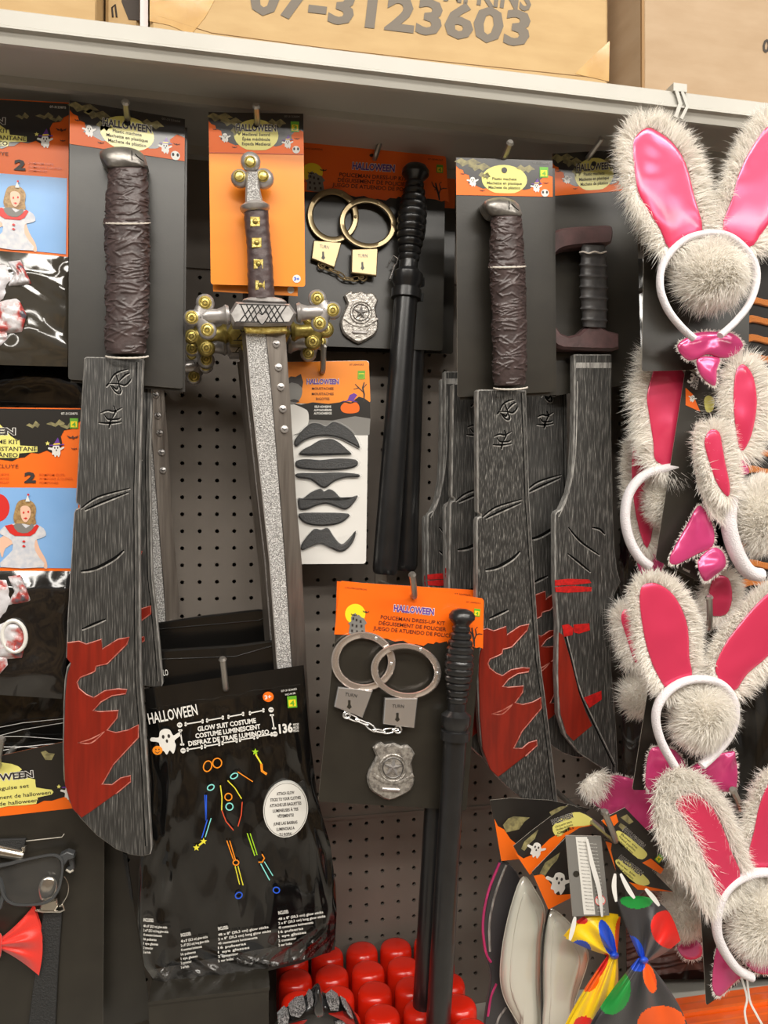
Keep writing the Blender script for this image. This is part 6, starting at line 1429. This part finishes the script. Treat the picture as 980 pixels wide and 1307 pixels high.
b.build('tag_back', t, smooth=0); pg_ = Pl(.272, (745, 1110)); b = MB(); b.flat(pg_, Z9([(452, 320), (505, 320), (543, 680), (490, 680)]), 'print_white', .0004); b.flat(pg_, circ(*Z9([(455, 492)])[0], 4), 'card_black', .0005); b.flat(pg_, circ(*Z9([(566, 615)])[0], 7), 'print_white', .0004); b.tube(pg_, circ(*Z9([(566, 615)])[0], 6.4), .5, 'satin_crimson', n=4, closed=True, h=.0004); b.ribbon(pg_, Z9([(550, 600), (582, 632)]), 1, 'satin_crimson', .0006, False)
for k in range(20):
    x, y = 462+k*2.0, 345+k*16.5; txt(b, pg_, Aff(*Z9([(x, y)])[0], 5), 'WARNING not for small children' if k % 3 else 'Made in China', 0, 0, 10.5, 1.6, 'print_ink', .0006, 'L')
    txt(b, pg_, Aff(*Z9([(x+55, y+8)])[0], 5), 'polyester 100' if k % 2 else 'pellicule', 0, 0, 9, 1.6, 'print_white', .0006, 'L')
b.build('care_label', t, smooth=0, kind='stuff')
pZ = Pl(.285, (820, 1240)); t = bow_tie('black satin bow tie with bold coloured polka dots', pZ, (768, 893), [((645, 615), (938, 800), 26, (0, 2), (2, 2), 'satin_black'), ((985, 1230), (515, 1230), 10, (8, 2), (-6, 2), 'satin_black')], (820, 1330),
    [(880, 750, 75, 92, 'satin_crimson', -30), (725, 850, 42, 75, 'satin_blue', -20), (735, 615, 75, 38, 'satin_green', 0), (630, 1040, 75, 105, 'satin_green', 15), (850, 1180, 110, 78, 'satin_orange', 0), (795, 975, 28, 70, 'satin_orange', -15), (740, 915, 34, 30, 'satin_blue', 0)], [[(635, 490), (630, 550), (640, 620)], [(660, 490), (695, 560), (725, 605)], [(775, 560), (810, 600), (840, 640)]])
tag_card(t, Pl(.268, (810, 1050)), [(572, 245), (600, 225), (680, 184), (894, 404), (846, 492), (700, 380), (590, 300)], [[(660, 230), (690, 215), (720, 250), (700, 262)], [(650, 270), (660, 255), (690, 275), (670, 290)]], (670, 290), 42, orange=[[(572, 245), (640, 215), (650, 250), (630, 270), (600, 275)], [(760, 440), (800, 420), (860, 470), (846, 492)]], moon=[(640, 295), (670, 300), (770, 380), (780, 410), (740, 420), (640, 325)], title_w=34, green=(840, 420))
tag_card(t, Pl(.252, (820, 1110)), [(585, 330), (640, 345), (780, 450), (904, 574), (830, 572), (740, 560), (640, 480)], [], (650, 420), 38, orange=[[(590, 340), (620, 350), (615, 380), (640, 480)], [(700, 530), (760, 545), (904, 574), (740, 565)]], moon=[(640, 425), (700, 440), (790, 520), (780, 545), (730, 535), (650, 460)], title_w=36)
hook((782, 1070), (771, 1036), .262, 'steel display hook holding the polka dot bow ties')

# ================================================================ orange packs on the base shelf
xa = Pl(.2)(862, 1290).x; zt0 = Pl(.09)(930, 1262).z
ORD = ['nearest the pegboard', 'second from the pegboard', 'third from the pegboard', 'fourth from the pegboard', 'fifth from the pegboard', 'sixth from the pegboard', 'seventh from the pegboard', 'eighth from the pegboard', 'ninth from the pegboard']
for k in range(9):
    y0 = -.09-k*.0235; o = (k*37 % 5-2)*.003; zt_ = zt0+(k*53 % 7-3)*.0012
    t = thing('orange_pack', 'orange pack standing in the row on the base shelf, '+ORD[k], 'pack', (xa+.22, y0, ZB), 'orange packs on the base shelf')
    b = MB(); b.box((xa+o, y0-.0215, ZB), (xa+.44+o, y0, zt_), 'orange_pack'); b.build('pack_body', t)
    b = MB(); b.box((xa+o-.001, y0-.0222, zt_-.006), (xa+.441+o, y0-.0160, zt_+.0022), 'header_orange' if k % 3 else 'print_rust'); b.build('pack_flap', t)
# opposite side of the aisle and the ceiling, behind the camera
b = MB(); b.box((-3, -2.9, 0), (4, -2.86, 2.0), 'aisle_goods'); o = b.build('wall_aisle'); o['kind'] = 'structure'
b = MB(); b.box((-3, -5, 3.3), (4, .1, 3.34), 'ceiling_white'); o = b.build('ceiling'); o['kind'] = 'structure'
